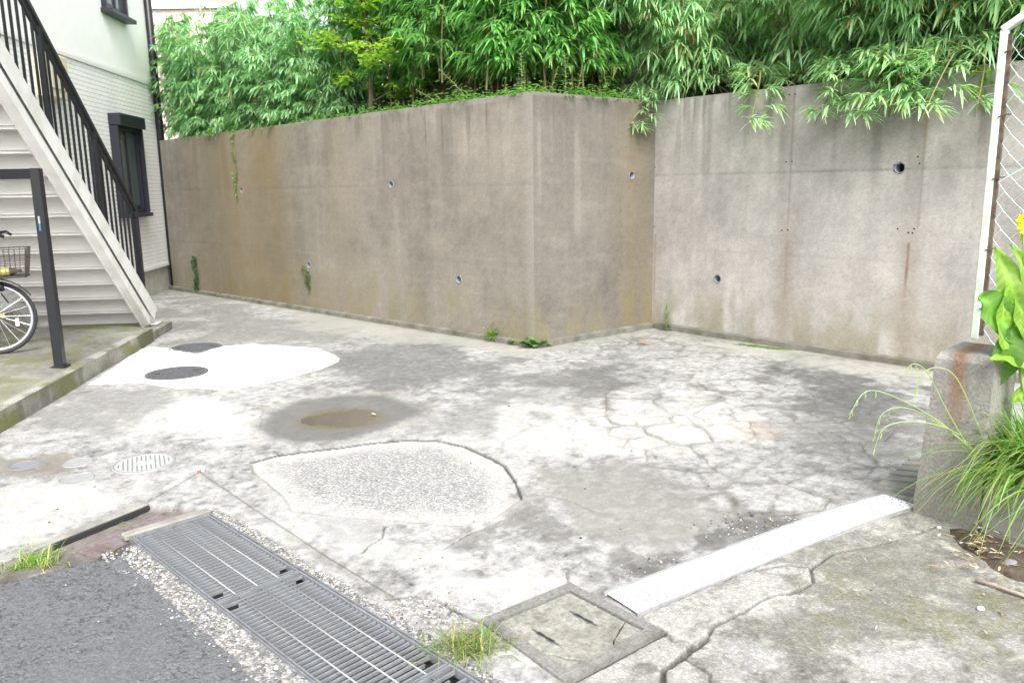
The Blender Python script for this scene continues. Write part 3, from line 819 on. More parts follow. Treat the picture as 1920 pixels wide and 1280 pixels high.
# coping surface (top) and body behind
m2 = MB()
for P0, P1, N_, a, b_ in ((WL2, CO, NL, 2.40, ZT), (CO, MI, NM, ZT, ZT)):
    q0, q1 = P0 - N_ * .25, P1 - N_ * .25
    if P0 is WL2: q1 = CO - (NL + NM).normalized() * .33
    else: q0 = CO - (NL + NM).normalized() * .33
    m2.add([(P0.x, P0.y, a), (P1.x, P1.y, b_), (q1.x, q1.y, b_), (q0.x, q0.y, a), (q0.x, q0.y, 0), (q1.x, q1.y, 0)], [(0, 1, 2, 3), (3, 2, 5, 4)])
m2.build('coping', M['conc'], wt)
m2 = MB()
e = .055
k0, k1 = WL2 + NL * e, CO + NL * e
kc = CO + (NL + NM).normalized() * (e / math.cos((NL.angle(NM)) / 2))
k2 = MI + NM * e
for a, b_, c_, d_ in ((WL2, CO, kc, k0), (CO, MI - MD * .03, k2 - MD * .03, kc)):
    m2.add([(a.x, a.y, .055), (b_.x, b_.y, .055), (c_.x, c_.y, .045), (d_.x, d_.y, .045), (c_.x, c_.y, -.05), (d_.x, d_.y, -.05)], [(0, 1, 2, 3), (3, 2, 4, 5)])
m2.build('base_strip', M['basestrip'], wt)

wr = thing('retaining_wall', 'pale grey concrete retaining wall with rust streaks behind the fence post', 'retaining wall', (MI.x, MI.y, 0))
def wsr(u, v): return wall_sz(u, v, MI, RD, NR)
rust = []
for (u0, v0, u1, v1, hw, am, col) in ((1476, 452, 1470, 560, .020, .75, (.20, .105, .055)), (1703, 455, 1700, 570, .011, 1.0, (.13, .055, .03)), (1228, 440, 1226, 590, .010, .8, (.18, .10, .05)), (1738, 200, 1736, 290, .012, .8, (.30, .19, .09)), (1490, 190, 1480, 310, .006, .6, (.26, .19, .12))):
    a, b_ = wsr(u0, v0), wsr(u1, v1)
    rust.append((a[0], a[1], b_[1], hw, am, col))
def ext_rust(s, z, C, h, st, med, fine):
    for (s0, za, zb, hw, am, col) in rust:
        t = np.clip((za - z) / (za - zb), -1, 2)
        wv = .006 * (fbm(z * 14, z * 0 + s0, 77) - .5) * 2
        m_ = sstep(hw * 1.15, hw * .75, np.abs(s - s0 - wv * (t > 0)) + .006 * (fine - .5)) * sstep(-.02, .01, t) * sstep(1.25, .35, t)
        C = mixc(C, col, m_ * am * (.55 + .45 * sstep(.3, .6, med)))
        halo = np.exp(-((s - s0) / .09) ** 2) * sstep(1.5, .9, z) * .25
        C = mixc(C, (.2, .158, .12), halo)
    # vertical panel joints
    for u, v in ((1487, 240), (1736, 240), (1480, 400)):
        s0 = wsr(u, v)[0]
        C = mixc(C, (.12, .112, .1), sstep(.010, .003, np.abs(s - s0)) * .35 * (z > 1.2))
    top = sstep(1.6, 2.45, z + .25 * (med - .5)) * sstep(.4, .62, fbm(s * 2, z * 1.2, 78))
    C = mixc(C, (.19, .182, .16), top * .55)
    return C, h
rh = [(*wsr(1687, 315), .046), (*wsr(1345, 523), .042)]
wall_face(wr, MI, RD, NR, 6.5, ZT, ZT, wallcol((.325, .31, .288), 300, [], ZT, [(1.70, 1.0), (.90, .35)], ext_rust), rh)
q0, q1 = MI - NR * .25, RE - NR * .25
m2 = MB(); m2.add([(MI.x, MI.y, ZT), (RE.x, RE.y, ZT), (q1.x, q1.y, ZT), (q0.x, q0.y, ZT), (q0.x, q0.y, 0), (q1.x, q1.y, 0)], [(0, 1, 2, 3), (3, 2, 5, 4)])
m2.build('coping', M['conc'], wr)
m2 = MB(); a, b_ = MI + RD * .08, RE
m2.add([(a.x, a.y, .06), (b_.x, b_.y, .06), *[tuple(p + NR * .06 + Vector((0, 0, .05))) for p in (b_, a)], *[tuple(p + NR * .06 + Vector((0, 0, -.05))) for p in (b_, a)]], [(0, 1, 2, 3), (3, 2, 4, 5)])
m2.build('base_strip', M['basestrip'], wr)
tm = MB(); tm.lathe((0, 0, 0), [(.0001, .0035), (.0075, .0025), (.008, -.01)], 10, NR)
tme = tm.mesh('tie_hole'); tme.materials.append(M['hole'])
for u, v in ((1480, 178), (1491, 177), (1474, 304), (1485, 303), (1466, 432), (1477, 431), (1735, 182), (1721, 294), (1724, 307), (1683, 429), (1703, 436), (1711, 437), (1714, 429), (1228, 314), (1226, 425)):
    s_, z_ = wsr(u, v)
    p = MI + RD * s_ + Vector((0, 0, z_)) - ORG[wr.name]
    inst('tie_hole', tme, wr, p)

# ------------------------------------------------------------------ bank of soil behind the walls
def bank():
    V = []; F = []
    front = [(WL2 - NL * .24, 2.34), (WL2 + LD * (LLEN * .45) - NL * .24, 2.38), (CO - (NL + NM).normalized() * .32, 2.42), (MI - NM * .24 - Vector((0, .0, 0)), 2.42), (MI - NR * .26 + RD * .6, 2.42), (RE - NR * .24, 2.42)]
    dirs = [NL, NL, (NL + NM).normalized(), (NM + NR).normalized(), NR, NR]
    prof = [(0, 0), (.6, .12), (1.6, .45), (3.0, .8), (6.0, 1.0), (20, 1.2)]
    rows = []
    for (p, z), d, kf in zip(front, dirs, (.5, 1.0, 2.6, 2.8, 2.8, 2.8)):
        rows.append([(p.x - d.x * a, p.y - d.y * a, z + h * (kf if a > 1 else 1)) for a, h in prof])
    for r in rows: V += r
    n = len(prof)
    for i in range(len(rows) - 1):
        for j in range(n - 1):
            F.append((i * n + j, (i + 1) * n + j, (i + 1) * n + j + 1, i * n + j + 1))
    m2 = MB(); m2.add(V, F); return m2.build('hillside', M['soil'], None, kind='structure')
bank()

# ------------------------------------------------------------------ apartment building
bt = thing('apartment_building', 'white apartment building with tile siding below and stucco above, stairs at its side', 'building', (WL.x, WL.y, 0))
BA = WL + BN * 0.0
def bp_(t, z, o=0.0): 
    p = BA + BD * t + BN * o
    return Vector((p.x, p.y, z))
def bhit(u, v, o=0.0):
    p = hit(u, v, BA + BN * o, BN); return ((p - BA).dot(BD), p.z)
BL = 9.5
ZF, ZB, ZTOP = .42, 3.28, 6.6
Mb = Matrix((BD, BN, Vector((0, 0, 1)))).transposed()
def bbox(m_, t0, t1, z0, z1, o0, o1, ch=0):
    return m_.box(bp_((t0 + t1) / 2, (z0 + z1) / 2, (o0 + o1) / 2), (t1 - t0, o1 - o0, z1 - z0), Mb, ch)
m2 = MB(); bbox(m2, 0, BL, ZB + .03, ZTOP, -5, 0); m2.build('upper_wall', M['stucco'], bt)
m2 = MB(); bbox(m2, 0, BL, ZF, ZB + .03, -5, -.012); m2.build('lower_wall', M['joint'], bt)
m2 = MB(); bbox(m2, 0, BL, -.1, ZF, -5, -.03); m2.build('foundation', M['found'], bt)
m2 = MB(); bbox(m2, -.02, BL, ZB - .03, ZB + .03, -.01, .022, .006); bbox(m2, -.02, BL, ZB + .032, ZB + .05, -.01, .012); m2.build('band_trim', M['trim'], bt)
m2 = MB(); bbox(m2, -.02, BL, ZF - .02, ZF + .02, -.02, .014); m2.build('drip_edge', M['trim'], bt)
# windows (surveyed)
t1, zs = bhit(272, 398, .05); t2, _ = bhit(222, 404, .05)
_, zt = bhit(262, 245, .05)
W1 = (t1, t1 + max(.62, min(.85, t2 - t1)), zs, zt)
t3, zs3 = bhit(240, 38, .05)
W2 = (t3, t3 + .8, zs3, zs3 + 1.25)
# siding courses: each row of tile-like boards is one part
rowh = .0575
nrow = int((ZB - .03 - ZF - .02) / rowh)
rowh = (ZB - .03 - ZF - .02) / nrow
def course(shift, gaps=()):
    m_ = MB(); bw = .145
    t = -.0 - shift
    while t < 7.2:
        a, b2 = max(t, 0.0), min(t + bw - .006, 7.2)
        segs = [(a, b2)]
        for g0, g1 in gaps:
            ns_ = []
            for x0, x1 in segs:
                if x1 <= g0 or x0 >= g1: ns_.append((x0, x1)); continue
                if x0 < g0: ns_.append((x0, g0))
                if x1 > g1: ns_.append((g1, x1))
            segs = ns_
        for x0, x1 in segs:
            if x1 - x0 < .01: continue
            p = bp_((x0 + x1) / 2, 0, -.0065) - ORG[bt.name]
            m_.box((p.x, p.y, 0), (x1 - x0, .015, rowh - .006), Mb)
        t += bw
    me = m_.mesh('siding_course'); me.materials.append(M['siding']); return me
cm = [course(0), course(.0725)]
gA, gB = [(W1[0] + .02, 99)], [(-1, W1[1] - .02)]
cmg = [(course(0, gA), course(0, gB)), (course(.0725, gA), course(.0725, gB))]
for i in range(nrow):
    z = ZF + .02 + rowh * (i + .5)
    inw = W1[2] + .0 < z < W1[3] - .02
    for me in (cmg[i % 2] if inw else (cm[i % 2],)): inst('siding_course', me, bt, (0, 0, z))
def window(W, shutter):
    a, b2, z0, z1 = W
    m_ = MB(); f = .05
    bbox(m_, a, b2, z0, z0 + f, -.03, .07, .004); bbox(m_, a, b2, z1 - f, z1, -.03, .07, .004)
    bbox(m_, a, a + f, z0 + f, z1 - f, -.03, .068, .004); bbox(m_, b2 - f, b2, z0 + f, z1 - f, -.03, .068, .004)
    mid = (a + b2) / 2
    bbox(m_, mid - .022, mid + .022, z0 + f, z1 - f, -.02, .045, .003)
    w_ = m_.build('window', M['navy'], bt)
    for x0, x1, o in ((a + f, mid - .022, .01), (mid + .022, b2 - f, .022)):
        m_ = MB(); bbox(m_, x0, x1, z0 + f, z1 - f, o - .012, o); m_.build('pane', M['glass'], w_)
        m_ = MB(); bbox(m_, x0 + .03, x1 - .03, z0 + f + .02, z0 + f + .05, o + .002, o + .012); m_.build('sash_bar', M['navy'], w_)
    m_ = MB(); bbox(m_, a - .04, b2 + .04, z0 - .06, z0 - .002, -.02, .16, .006); m_.build('window_sill', M['navy'], w_)
    if shutter:
        m_ = MB(); bbox(m_, a - .05, b2 + .05, z1 + .002, z1 + .17, -.02, .17, .012); m_.build('shutter_box', M['navy'], w_)
        for x in (a - .045, b2 + .002):
            m_ = MB(); bbox(m_, x, x + .043, z0, z1, -.02, .12, .004); m_.build('shutter_rail', M['navy'], w_)
window(W1, True); window(W2, False)
# downpipe at the corner
m2 = MB(); pc_ = bp_(.0, 0, .055)
m2.tube([(pc_.x, pc_.y, .0), (pc_.x, pc_.y, 6.5)], .058, 12); dp = m2.build('downpipe', M['black'], bt, True)
for z in (.7, 1.7, 2.7, 3.7, 4.7):
    m2 = MB(); m2.lathe((pc_.x, pc_.y, z), [(.064, -.02), (.064, .02)], 12); m2.box((pc_.x - .04, pc_.y, z), (.06, .02, .03)); m2.build('pipe_clip', M['black'], dp)
# meter box behind the stair rail
ta, za = bhit(128, 190, .1); tb, zb = bhit(78, 125, .1)
m2 = MB(); bbox(m2, ta, ta + .55, za, za + .50, .0, .14, .01); mbx = m2.build('meter_box', M['beige'], bt)
m2 = MB(); bbox(m2, ta + .08, ta + .47, za + .1, za + .42, .141, .152, .004); m2.build('meter_cover', M['beige'], mbx)

# ------------------------------------------------------------------ platform under the stairs
def plat_z(x, y):
    d = (KA.x - x) * KN.x + (KA.y - y) * KN.y
    return .15 + .05 * np.clip(d / .5, 0, 1)
PL = (KB - KA).length + 2.5
ns_, nw_ = 260, 90
ss = np.linspace(0, PL, ns_); ww = np.concatenate([[0, .004], np.linspace(.03, 1.9, nw_ - 2)])
SS, WW = np.meshgrid(ss, ww); s = SS.ravel(); w = WW.ravel()
x = KB.x + KD.x * s - KN.x * w; y = KB.y + KD.y * s - KN.y * w
z = plat_z(x, y) + .004 * (fbm(x * 8, y * 8, 400) - .5); z[w == 0] -= .006
big = fbm(x * 2, y * 2, 401, 5); fine = fbm(x * 25, y * 25, 402, 3); med = fbm(x * 7, y * 7, 405, 4)
v = .20 + .24 * (big - .5) + .11 * (fine - .5)
C = np.stack([v, v * .97, v * .88], 1)
C = mixc(C, (.13, .135, .05), sstep(.52, .66, fbm(x * 4, y * 3, 403, 5)) * .75)
C = mixc(C, (.16, .17, .07), sstep(.5, .62, fbm(x * 11, y * 11, 404, 4)) * sstep(.7, .3, w) * .5)
C = mixc(C, (.34, .33, .31), sstep(.10, .05, w) * sstep(.4, .6, med) * .8)
idx = np.arange(len(x)).reshape(nw_, ns_)
q = np.stack([idx[:-1, :-1], idx[:-1, 1:], idx[1:, 1:], idx[1:, :-1]], -1).reshape(-1, 4)
V = np.stack([x, y, z], 1)
# kerb face as extra rows going down
nk = 10
kr = []
for k in range(nk):
    zz = np.linspace(.146, -.03, nk)[k]
    o_ = .002 + .006 * (k / nk)
    kr.append(np.stack([KB.x + KD.x * ss + KN.x * o_, KB.y + KD.y * ss + KN.y * o_, np.full(ns_, zz)], 1))
kr = np.concatenate(kr)
kx = np.tile(ss, nk); kz = kr[:, 2]
kv = .24 + .22 * (fbm(kx * 3, kz * 6, 406, 4) - .5) + .1 * (fbm(kx * 30, kz * 30, 407, 3) - .5)
KC = np.stack([kv, kv * .96, kv * .84], 1)
KC = mixc(KC, (.15, .165, .05), sstep(.5, .62, fbm(kx * 2.2, kz * 5, 408, 4)) * .8)
KC = mixc(KC, (.10, .10, .07), sstep(.52, .66, fbm(kx * 5, kz * 2, 409, 4)) * .6)
b0 = len(V)
idx2 = (b0 + np.arange(len(kr))).reshape(nk, ns_)
q2 = np.stack([idx2[:-1, :-1], idx2[:-1, 1:], idx2[1:, 1:], idx2[1:, :-1]], -1).reshape(-1, 4)
V = np.concatenate([V, kr]); C = np.concatenate([C, KC]); q = np.concatenate([q, q2])
col = np.ones((len(V), 4)); col[:, :3] = np.clip(C, .02, .9); z0 = np.zeros(len(V))
me = np_mesh('platform', V, q, {'Col': ('FLOAT_COLOR', col), 'agg': ('FLOAT', z0 + .15), 'wet': ('FLOAT', z0)})
setp(link_mesh('platform', me, M['platform'], None, True), kind='structure')
# far end of the platform and the lower ledge beyond it
m2 = MB()
e0, e1 = KB, KB - KN * 1.75
m2.add([(e0.x, e0.y, -.03), (e1.x, e1.y, -.03), (e1.x, e1.y, .196), (e0.x, e0.y, .148)], [(0, 1, 2, 3)])
a = KB - KD * .004 - KN * .02; le = -KD * .78
m2.add([tuple(a + Vector((0, 0, h)) ) for h in (-.03, .095)] + [tuple(a + le + Vector((0, 0, h))) for h in (-.03, .095)] + [tuple(a + le - KN * 1.6 + Vector((0, 0, h))) for h in (-.03, .095)] + [tuple(a - KN * 1.6 + Vector((0, 0, .095)))],
       [(0, 2, 3, 1), (2, 4, 5, 3), (1, 3, 5, 6)])
m2.build('platform_end', M['conc'], None, kind='structure')

# ------------------------------------------------------------------ steel staircase
FOOT = G(272, 612, .10)
SD = Vector((.098, -.9952, 0)).normalized(); SN = Vector((SD.y * -1, SD.x, 0)); SN = SN if SN.x > 0 else -SN
st_ = thing('staircase', 'white steel outdoor staircase with black railing rising beside the white building', 'staircase', FOOT)
def shit(u, v, o=0.0):
    p = hit(u, v, FOOT + SN * o, SN); return ((p - FOOT).dot(SD), p.z)
def sp(s_, z_, o=0.0):
    p = FOOT + SD * s_ + SN * o; return Vector((p.x, p.y, z_))
a0, a1 = shit(282, 582), shit(0, 108)
b0_, b1_ = shit(262, 612), shit(0, 190)
slope = (a1[1] - a0[1]) / (a1[0] - a0[0])
NST = 18
SW = 1.22
smax = 5.2
def top_z(s_): return a0[1] + slope * (s_ - a0[0])
dep = .30
sl = math.atan(slope)
ux = Vector((SD.x * math.cos(sl), SD.y * math.cos(sl), math.sin(sl)))
uz = Vector((-SD.x * math.sin(sl), -SD.y * math.sin(sl), math.cos(sl)))
def stringer(o):
    m_ = MB()
    t = .012
    # web (vertical foot cut)
    zf = FOOT.z
    s_f = a0[0] - .03
    pts = [(s_f, zf), (s_f, top_z(s_f)), (smax, top_z(smax)), (smax, top_z(smax) - dep / math.cos(sl)), (s_f + .02 + (dep / math.cos(sl) - (top_z(s_f) - zf)) / slope, zf)]
    V1 = [sp(a, b, o - t / 2) for a, b in pts]; V2 = [sp(a, b, o + t / 2) for a, b in pts]
    n = len(pts)
    m_.add(V1 + V2, [tuple(range(n)), tuple(range(2 * n - 1, n - 1, -1))] + [(i, n + i, n + (i + 1) % n, (i + 1) % n) for i in range(n)])
    return m_
s_f = a0[0] - .03
for o in (0.0, -SW):
    w_ = stringer(o).build('stringer', M['whitesteel'], st_)
    for k, (za_, ww_) in enumerate(((-.012, .075), (-dep / math.cos(sl) + .012, .075))):
        m_ = MB()
        sa = s_f + .03 if k == 0 else s_f + .06 + (dep / math.cos(sl) - (top_z(s_f) - FOOT.z)) / slope
        oo = o + .0432 if o == 0 else o + .0432
        m_.bar(sp(sa, top_z(sa) + za_, oo), sp(smax, top_z(smax) + za_, oo), ww_, .012, uz, .002)
        m_.build('flange', M['whitesteel'], w_)
    if o == 0:
        D_ = dep / math.cos(sl)
        for da, db in ((.0, .55), (.70, 1.0)):
            zc_ = -D_ * (da + db) / 2; hh = dep * (db - da)
            sa = s_f + .012 + max(0, (D_ * db - (top_z(s_f) - FOOT.z)) / slope) 
            m_ = MB(); m_.bar(sp(sa, top_z(sa) + zc_, o + .084), sp(smax, top_z(smax) + zc_, o + .084), .006, hh, uz, .001); m_.build('lip', M['whitesteel'], w_)
    m_ = MB(); m_.box(sp(s_f + .07, FOOT.z + .008, o + .02), (.16, .16, .012), Matrix((SD, SN, Vector((0, 0, 1)))).transposed(), .002); m_.build('base_plate', M['whitesteel'], w_)
# steps
rise, run = .185, .185 / slope
Ms = Matrix((SD, SN, Vector((0, 0, 1)))).transposed()
sm = MB()
sm.box(Vector((0, 0, rise / 2)) , (.006, SW - .016, rise - .004), Ms)                      # riser
sm.box(SD * (run / 2 + .005) + Vector((0, 0, rise)), (run + .03, SW - .018, .006), Ms)      # tread
sm.box(SD * (-.012) + Vector((0, 0, rise - .02)), (.006, SW - .018, .045), Ms)              # nosing
sm.box(SD * (run - .008) + Vector((0, 0, rise - .018)), (.006, SW - .02, .03), Ms)
sme = sm.mesh('step'); sme.materials.append(M['steelgrey'])
s00 = s_f + .10
z00 = FOOT.z + .02
for i in range(NST):
    p = sp(s00 + i * run, z00 + i * rise, -SW / 2) - ORG[st_.name]
    inst('step', sme, st_, p)
# railing
ha, hb = shit(254, 390, -.02), shit(58, 4, -.02)
hsl = (hb[1] - ha[1]) / (hb[0] - ha[0])
def hz(s_): return ha[1] + slope * (s_ - ha[0])
RO = -.04
rl = MB(); rl.bar(sp(ha[0] - .06, hz(ha[0] - .06), RO), sp(smax, hz(smax), RO), .055, .045, uz, .006)
rlo = rl.build('handrail', M['black'], st_)
m_ = MB(); m_.bar(sp(ha[0] - .04, top_z(ha[0]) + .06, RO), sp(smax, top_z(smax) + .10, RO), .03, .02, uz, .003); m_.build('bottom_rail', M['black'], st_)
m_ = MB(); m_.bar(sp(ha[0], hz(ha[0]) - .10, RO), sp(smax, hz(smax) - .10, RO), .03, .02, uz, .003); m_.build('top_rail', M['black'], st_)
sN = ha[0] - .03
m_ = MB(); m_.bar(sp(sN, FOOT.z + .05, RO), sp(sN, hz(sN) - .0, RO), .05, .05, (1, 0, 0), .004); m_.build('newel_post', M['black'], st_)
k = 0; s_ = sN + .115
while s_ < smax:
    w_ = .045 if k % 8 == 7 else .018
    m_ = MB(); m_.bar(sp(s_, top_z(s_) - .02, RO), sp(s_, hz(s_) - .02, RO), w_, w_, (1, 0, 0), .002 if w_ > .02 else 0)
    m_.build('rail_post' if w_ > .02 else 'baluster', M['black'], st_)
    s_ += .115; k += 1

# black frame carrying a beam in front of the stairs
PB = G(113, 682, .19)
PB = Vector((PB.x, PB.y, .0)); PB.z = float(plat_z(PB.x, PB.y))
pf = thing('support_frame', 'black steel post and beam standing on the mossy platform beside the bicycle', 'frame', PB)
m2 = MB(); m2.box((PB.x, PB.y, (PB.z + 1.80) / 2), (.075, .075, 1.80 - PB.z), Ms, .005); po_ = m2.build('post', M['black'], pf)
m2 = MB(); m2.bar((PB.x - .04, PB.y + .003, 1.757), (PB.x - 1.2, PB.y + .12, 1.757), .06, .08, (0, 0, 1), .005); m2.build('beam', M['black'], pf)
m2 = MB(); m2.box((PB.x, PB.y, PB.z + .006), (.12, .12, .010), Ms, .002); m2.build('foot_plate', M['black'], pf)
stc = A(89, 418, PB.y - .04)
m2 = MB(); m2.box((PB.x + .005, PB.y - .0395, stc.z + .025), (.05, .002, .06), Ms); m2.build('sticker', M['whitepl'], po_)
m2 = MB(); m2.box((PB.x + .005, PB.y - .0395, stc.z - .035), (.05, .002, .055), Ms); m2.build('sticker', M['blue'], po_)

# ------------------------------------------------------------------ bicycle under the stairs
WB = G(0, 664, .2)
bz = float(plat_z(WB.x, WB.y))
bk = thing('bicycle', 'black city bicycle with front basket parked under the white stairs', 'bicycle', (WB.x, WB.y, bz))
yaw = math.radians(24)
FX_ = Vector((math.cos(yaw), math.sin(yaw), 0)); FY_ = Vector((-math.sin(yaw), math.cos(yaw), 0)); UP = Vector((0, 0, 1))
BO = Vector((WB.x, WB.y, bz))
bsh = .12
def bq2(a, b_, c_): return bq(a + bsh, b_, c_)
def bq(a, b_, c_): return BO + FX_ * a + FY_ * b_ + UP * c_
R_ = .328
def wheel(cx_, name='wheel'):
    c0 = bq(cx_, 0, R_)
    m_ = MB(); ring = [c0 + (FX_ * math.cos(t) + UP * math.sin(t)) * (R_ - .016) for t in np.linspace(0, 2 * math.pi, 41)[:-1]]
    m_.tube(ring, .017, 8, closed=True); w_ = m_.build(name, M['rubber'], bk, True)
    m_ = MB(); ring = [c0 + (FX_ * math.cos(t) + UP * math.sin(t)) * (R_ - .042) for t in np.linspace(0, 2 * math.pi, 41)[:-1]]
    m_.tube(ring, .014, 6, closed=True); m_.build('rim', M['alloy'], w_, True)
    m_ = MB(); m_.lathe(c0, [(.012, -.05), (.03, -.03), (.018, -.02), (.018, .02), (.03, .03), (.012, .05)], 12, FY_); m_.build('hub', M['alloy'], w_, True)
    m_ = MB()
    for k in range(20):
        t = 2 * math.pi * k / 20; sd_ = .028 * (1 if k % 2 else -1)
        m_.tube([c0 + FY_ * sd_ + (FX_ * math.cos(t + .5) + UP * math.sin(t + .5)) * .03, c0 + (FX_ * math.cos(t) + UP * math.sin(t)) * (R_ - .05)], .0016, 3, False)
    m_.build('spokes', M['alloy'], w_)
    m_ = MB(); m_.box(c0 + FX_ * .05 + UP * .02 - FY_ * .012, (.06, .012, .022), Matrix((FX_, FY_, UP)).transposed(), .003); m_.build('reflector', M['orange'], w_)
    arc = [c0 + (FX_ * math.cos(t) + UP * math.sin(t)) * (R_ + .02) for t in np.linspace(.55, 2.9, 14)]
    m_ = MB()
    for i in range(13):
        m_.bar(arc[i], arc[i + 1], .045, .004, (arc[i] + arc[i + 1]) / 2 - c0)
    m_.build('mudguard', M['black'], bk)
wheel(0); wheel(-1.08)
hd_t, hd_b = bq(-.26, 0, .92), bq(-.20, 0, .72)
m_ = MB()
for sgn in (-1, 1):
    m_.tube([bq(0, .055 * sgn, R_), bq(-.06, .055 * sgn, .5), bq(-.15, .04 * sgn, .68), hd_b], .011, 8)
m_.build('fork', M['black'], bk, True)
m_ = MB(); m_.tube([hd_b, hd_t], .020, 10); m_.tube([bq(-.205, 0, .74), bq(-.5, 0, .42), bq(-.66, 0, .29)], .018, 10)
m_.tube([bq(-.23, 0, .82), bq(-.55, 0, .52), bq(-.70, 0, .5)], .014, 8)
m_.tube([bq(-.66, 0, .29), bq(-.80, 0, .78)], .016, 10)
for sgn in (-1, 1):
    m_.tube([bq(-.66, .03 * sgn, .29), bq(-1.08, .06 * sgn, R_)], .010, 8); m_.tube([bq(-.76, .02 * sgn, .66), bq(-1.08, .06 * sgn, R_)], .009, 8)
m_.build('frame', M['black'], bk, True)
m_ = MB(); m_.lathe(bq(-.66, 0, .29), [(.02, -.05), (.09, -.045), (.09, -.04), (.02, -.035), (.02, .05)], 20, FY_); m_.tube([bq(-.66, -.06, .29), bq(-.60, -.07, .14)], .01, 6); m_.box(bq(-.60, -.11, .14), (.09, .08, .025), Matrix((FX_, FY_, UP)).transposed(), .005); m_.build('crank', M['alloy'], bk)
m_ = MB(); m_.box(bq(-.84, 0, .83), (.25, .17, .07), Matrix((FX_, FY_, UP)).transposed(), .03); m_.tube([bq(-.80, 0, .76), bq(-.82, 0, .82)], .013, 8); m_.build('saddle', M['rubber'], bk)
m_ = MB(); m_.tube([hd_t, bq2(-.28, 0, .98)], .014, 8)
for sgn in (-1, 1):
    m_.tube([bq2(-.28, 0, .98), bq2(-.22, .10 * sgn, 1.0), bq2(-.12, .22 * sgn, 1.04), bq2(-.20, .29 * sgn, 1.03), bq2(-.36, .31 * sgn, 1.0)], .011, 8)
hbar = m_.build('handlebar', M['alloy'], bk, True)
for sgn in (-1, 1):
    m_ = MB(); m_.tube([bq2(-.09, .235 * sgn, 1.045), bq2(-.02, .22 * sgn, 1.045)], .018, 8); m_.build('grip', M['red'], hbar, True)
    m_ = MB(); m_.tube([bq2(-.04, .225 * sgn, 1.06), bq2(.02, .22 * sgn, 1.07), bq2(.06, .20 * sgn, 1.04)], .013, 6); m_.build('brake_lever', M['black'], hbar, True)
    m_ = MB(); m_.tube([bq2(-.05, .22 * sgn, 1.06), bq2(-.15, .15 * sgn, 1.12), bq2(-.26, .05 * sgn, 1.05), bq2(-.22, 0, .9)], .003, 5); m_.build('cable', M['black'], hbar)
# basket of wires
m_ = MB()
def bk_rect(z_, k):
    return [bq2(.02 - .20 * k, -.17 * k, z_), bq2(.03 + .17 * k, -.17 * k, z_), bq2(.03 + .17 * k, .17 * k, z_), bq2(.02 - .20 * k, .17 * k, z_)]
zb0, zb1 = .69, .93
for j in range(7):
    f = j / 6
    m_.tube(bk_rect(zb0 + (zb1 - zb0) * f, .82 + .18 * f), .0045 if j in (0, 6) else .0022, 4, closed=True)
lo, hi = bk_rect(zb0, .82), bk_rect(zb1, 1)
for i in range(4):
    for k in range(9):
        f = k / 9
        m_.tube([lo[i].lerp(lo[(i + 1) % 4], f), hi[i].lerp(hi[(i + 1) % 4], f)], .0022, 4)
for k in range(10):
    f = k / 9
    m_.tube([lo[0].lerp(lo[1], f), lo[3].lerp(lo[2], f)], .0022, 4)
m_.build('basket', M['wire'], bk)
m_ = MB(); m_.box(bq2(.03, 0, .685), (.30, .26, .006), Matrix((FX_, FY_, UP)).transposed()); m_.tube([bq2(-.12, 0, .68), bq2(.0, 0, .45)], .007, 6); m_.build('carrier', M['black'], bk)
m_ = MB(); m_.lathe(bq(.08, 0, .60), [(.012, -.06), (.035, -.045), (.043, .0), (.040, .02), (.0001, .024)], 14, FX_); m_.build('headlamp', M['black'], bk, True)
m_ = MB(); m_.box(bq(.17, -.03, .28), (.03, .015, .07), Matrix((FX_, FY_, UP)).transposed(), .004); m_.build('stay_reflector', M['whitepl'], bk)
# bottle lying in the basket
bo = bq2(.03, -.07, .735)
tb_ = thing('bottle', 'small bottle with yellow label lying in the bicycle basket', 'bottle', bo)
m_ = MB(); m_.lathe(bo, [(.0001, -.11), (.035, -.105), (.037, .03), (.014, .08), (.014, .11), (.0001, .112)], 14, FX_); m_.build('bottle_body', M['wire'], tb_, True)
m_ = MB(); m_.lathe(bo, [(.0378, -.06), (.0378, .02)], 14, FX_); m_.build('bottle_label', M['yellowpl'], tb_, True)

# ------------------------------------------------------------------ drainage grating
tr = MB()
trz = -.30
def trench(m_):
    i0 = -.002
    P4 = [gp(GS0 - i0, i0), gp(GS1, i0), gp(GS1, GWID - i0), gp(GS0 - i0, GWID - i0)]
    V = [(p.x, p.y, -.002) for p in P4] + [(p.x, p.y, trz) for p in P4]
    m_.add(V, [(0, 4, 5, 1), (1, 5, 6, 2), (2, 6, 7, 3), (3, 7, 4, 0), (4, 7, 6, 5)])
trench(tr)
setp(tr.build('drain_trench', M['dark'], None), kind='structure')
Mg = Matrix((GD, GW, Vector((0, 0, 1)))).transposed()
slat_full = MB(); slat_full.box((0, 0, 0), (.0085, GWID - .034, .012), Mg); sf = slat_full.mesh('slat'); sf.materials.append(M['galv'])
slat_mid = MB(); slat_mid.box((0, 0, 0), (.0085, (GWID - .034) * .72, .012), Mg); smid = slat_mid.mesh('slat'); smid.materials.append(M['galv'])
glabels = ['galvanised steel drain grating nearest the rusty plates, the upper one of the row', 'galvanised steel drain grating in the middle of the row beside the road', 'galvanised steel drain grating beside the yellow green grass tuft, cut by the picture edge']
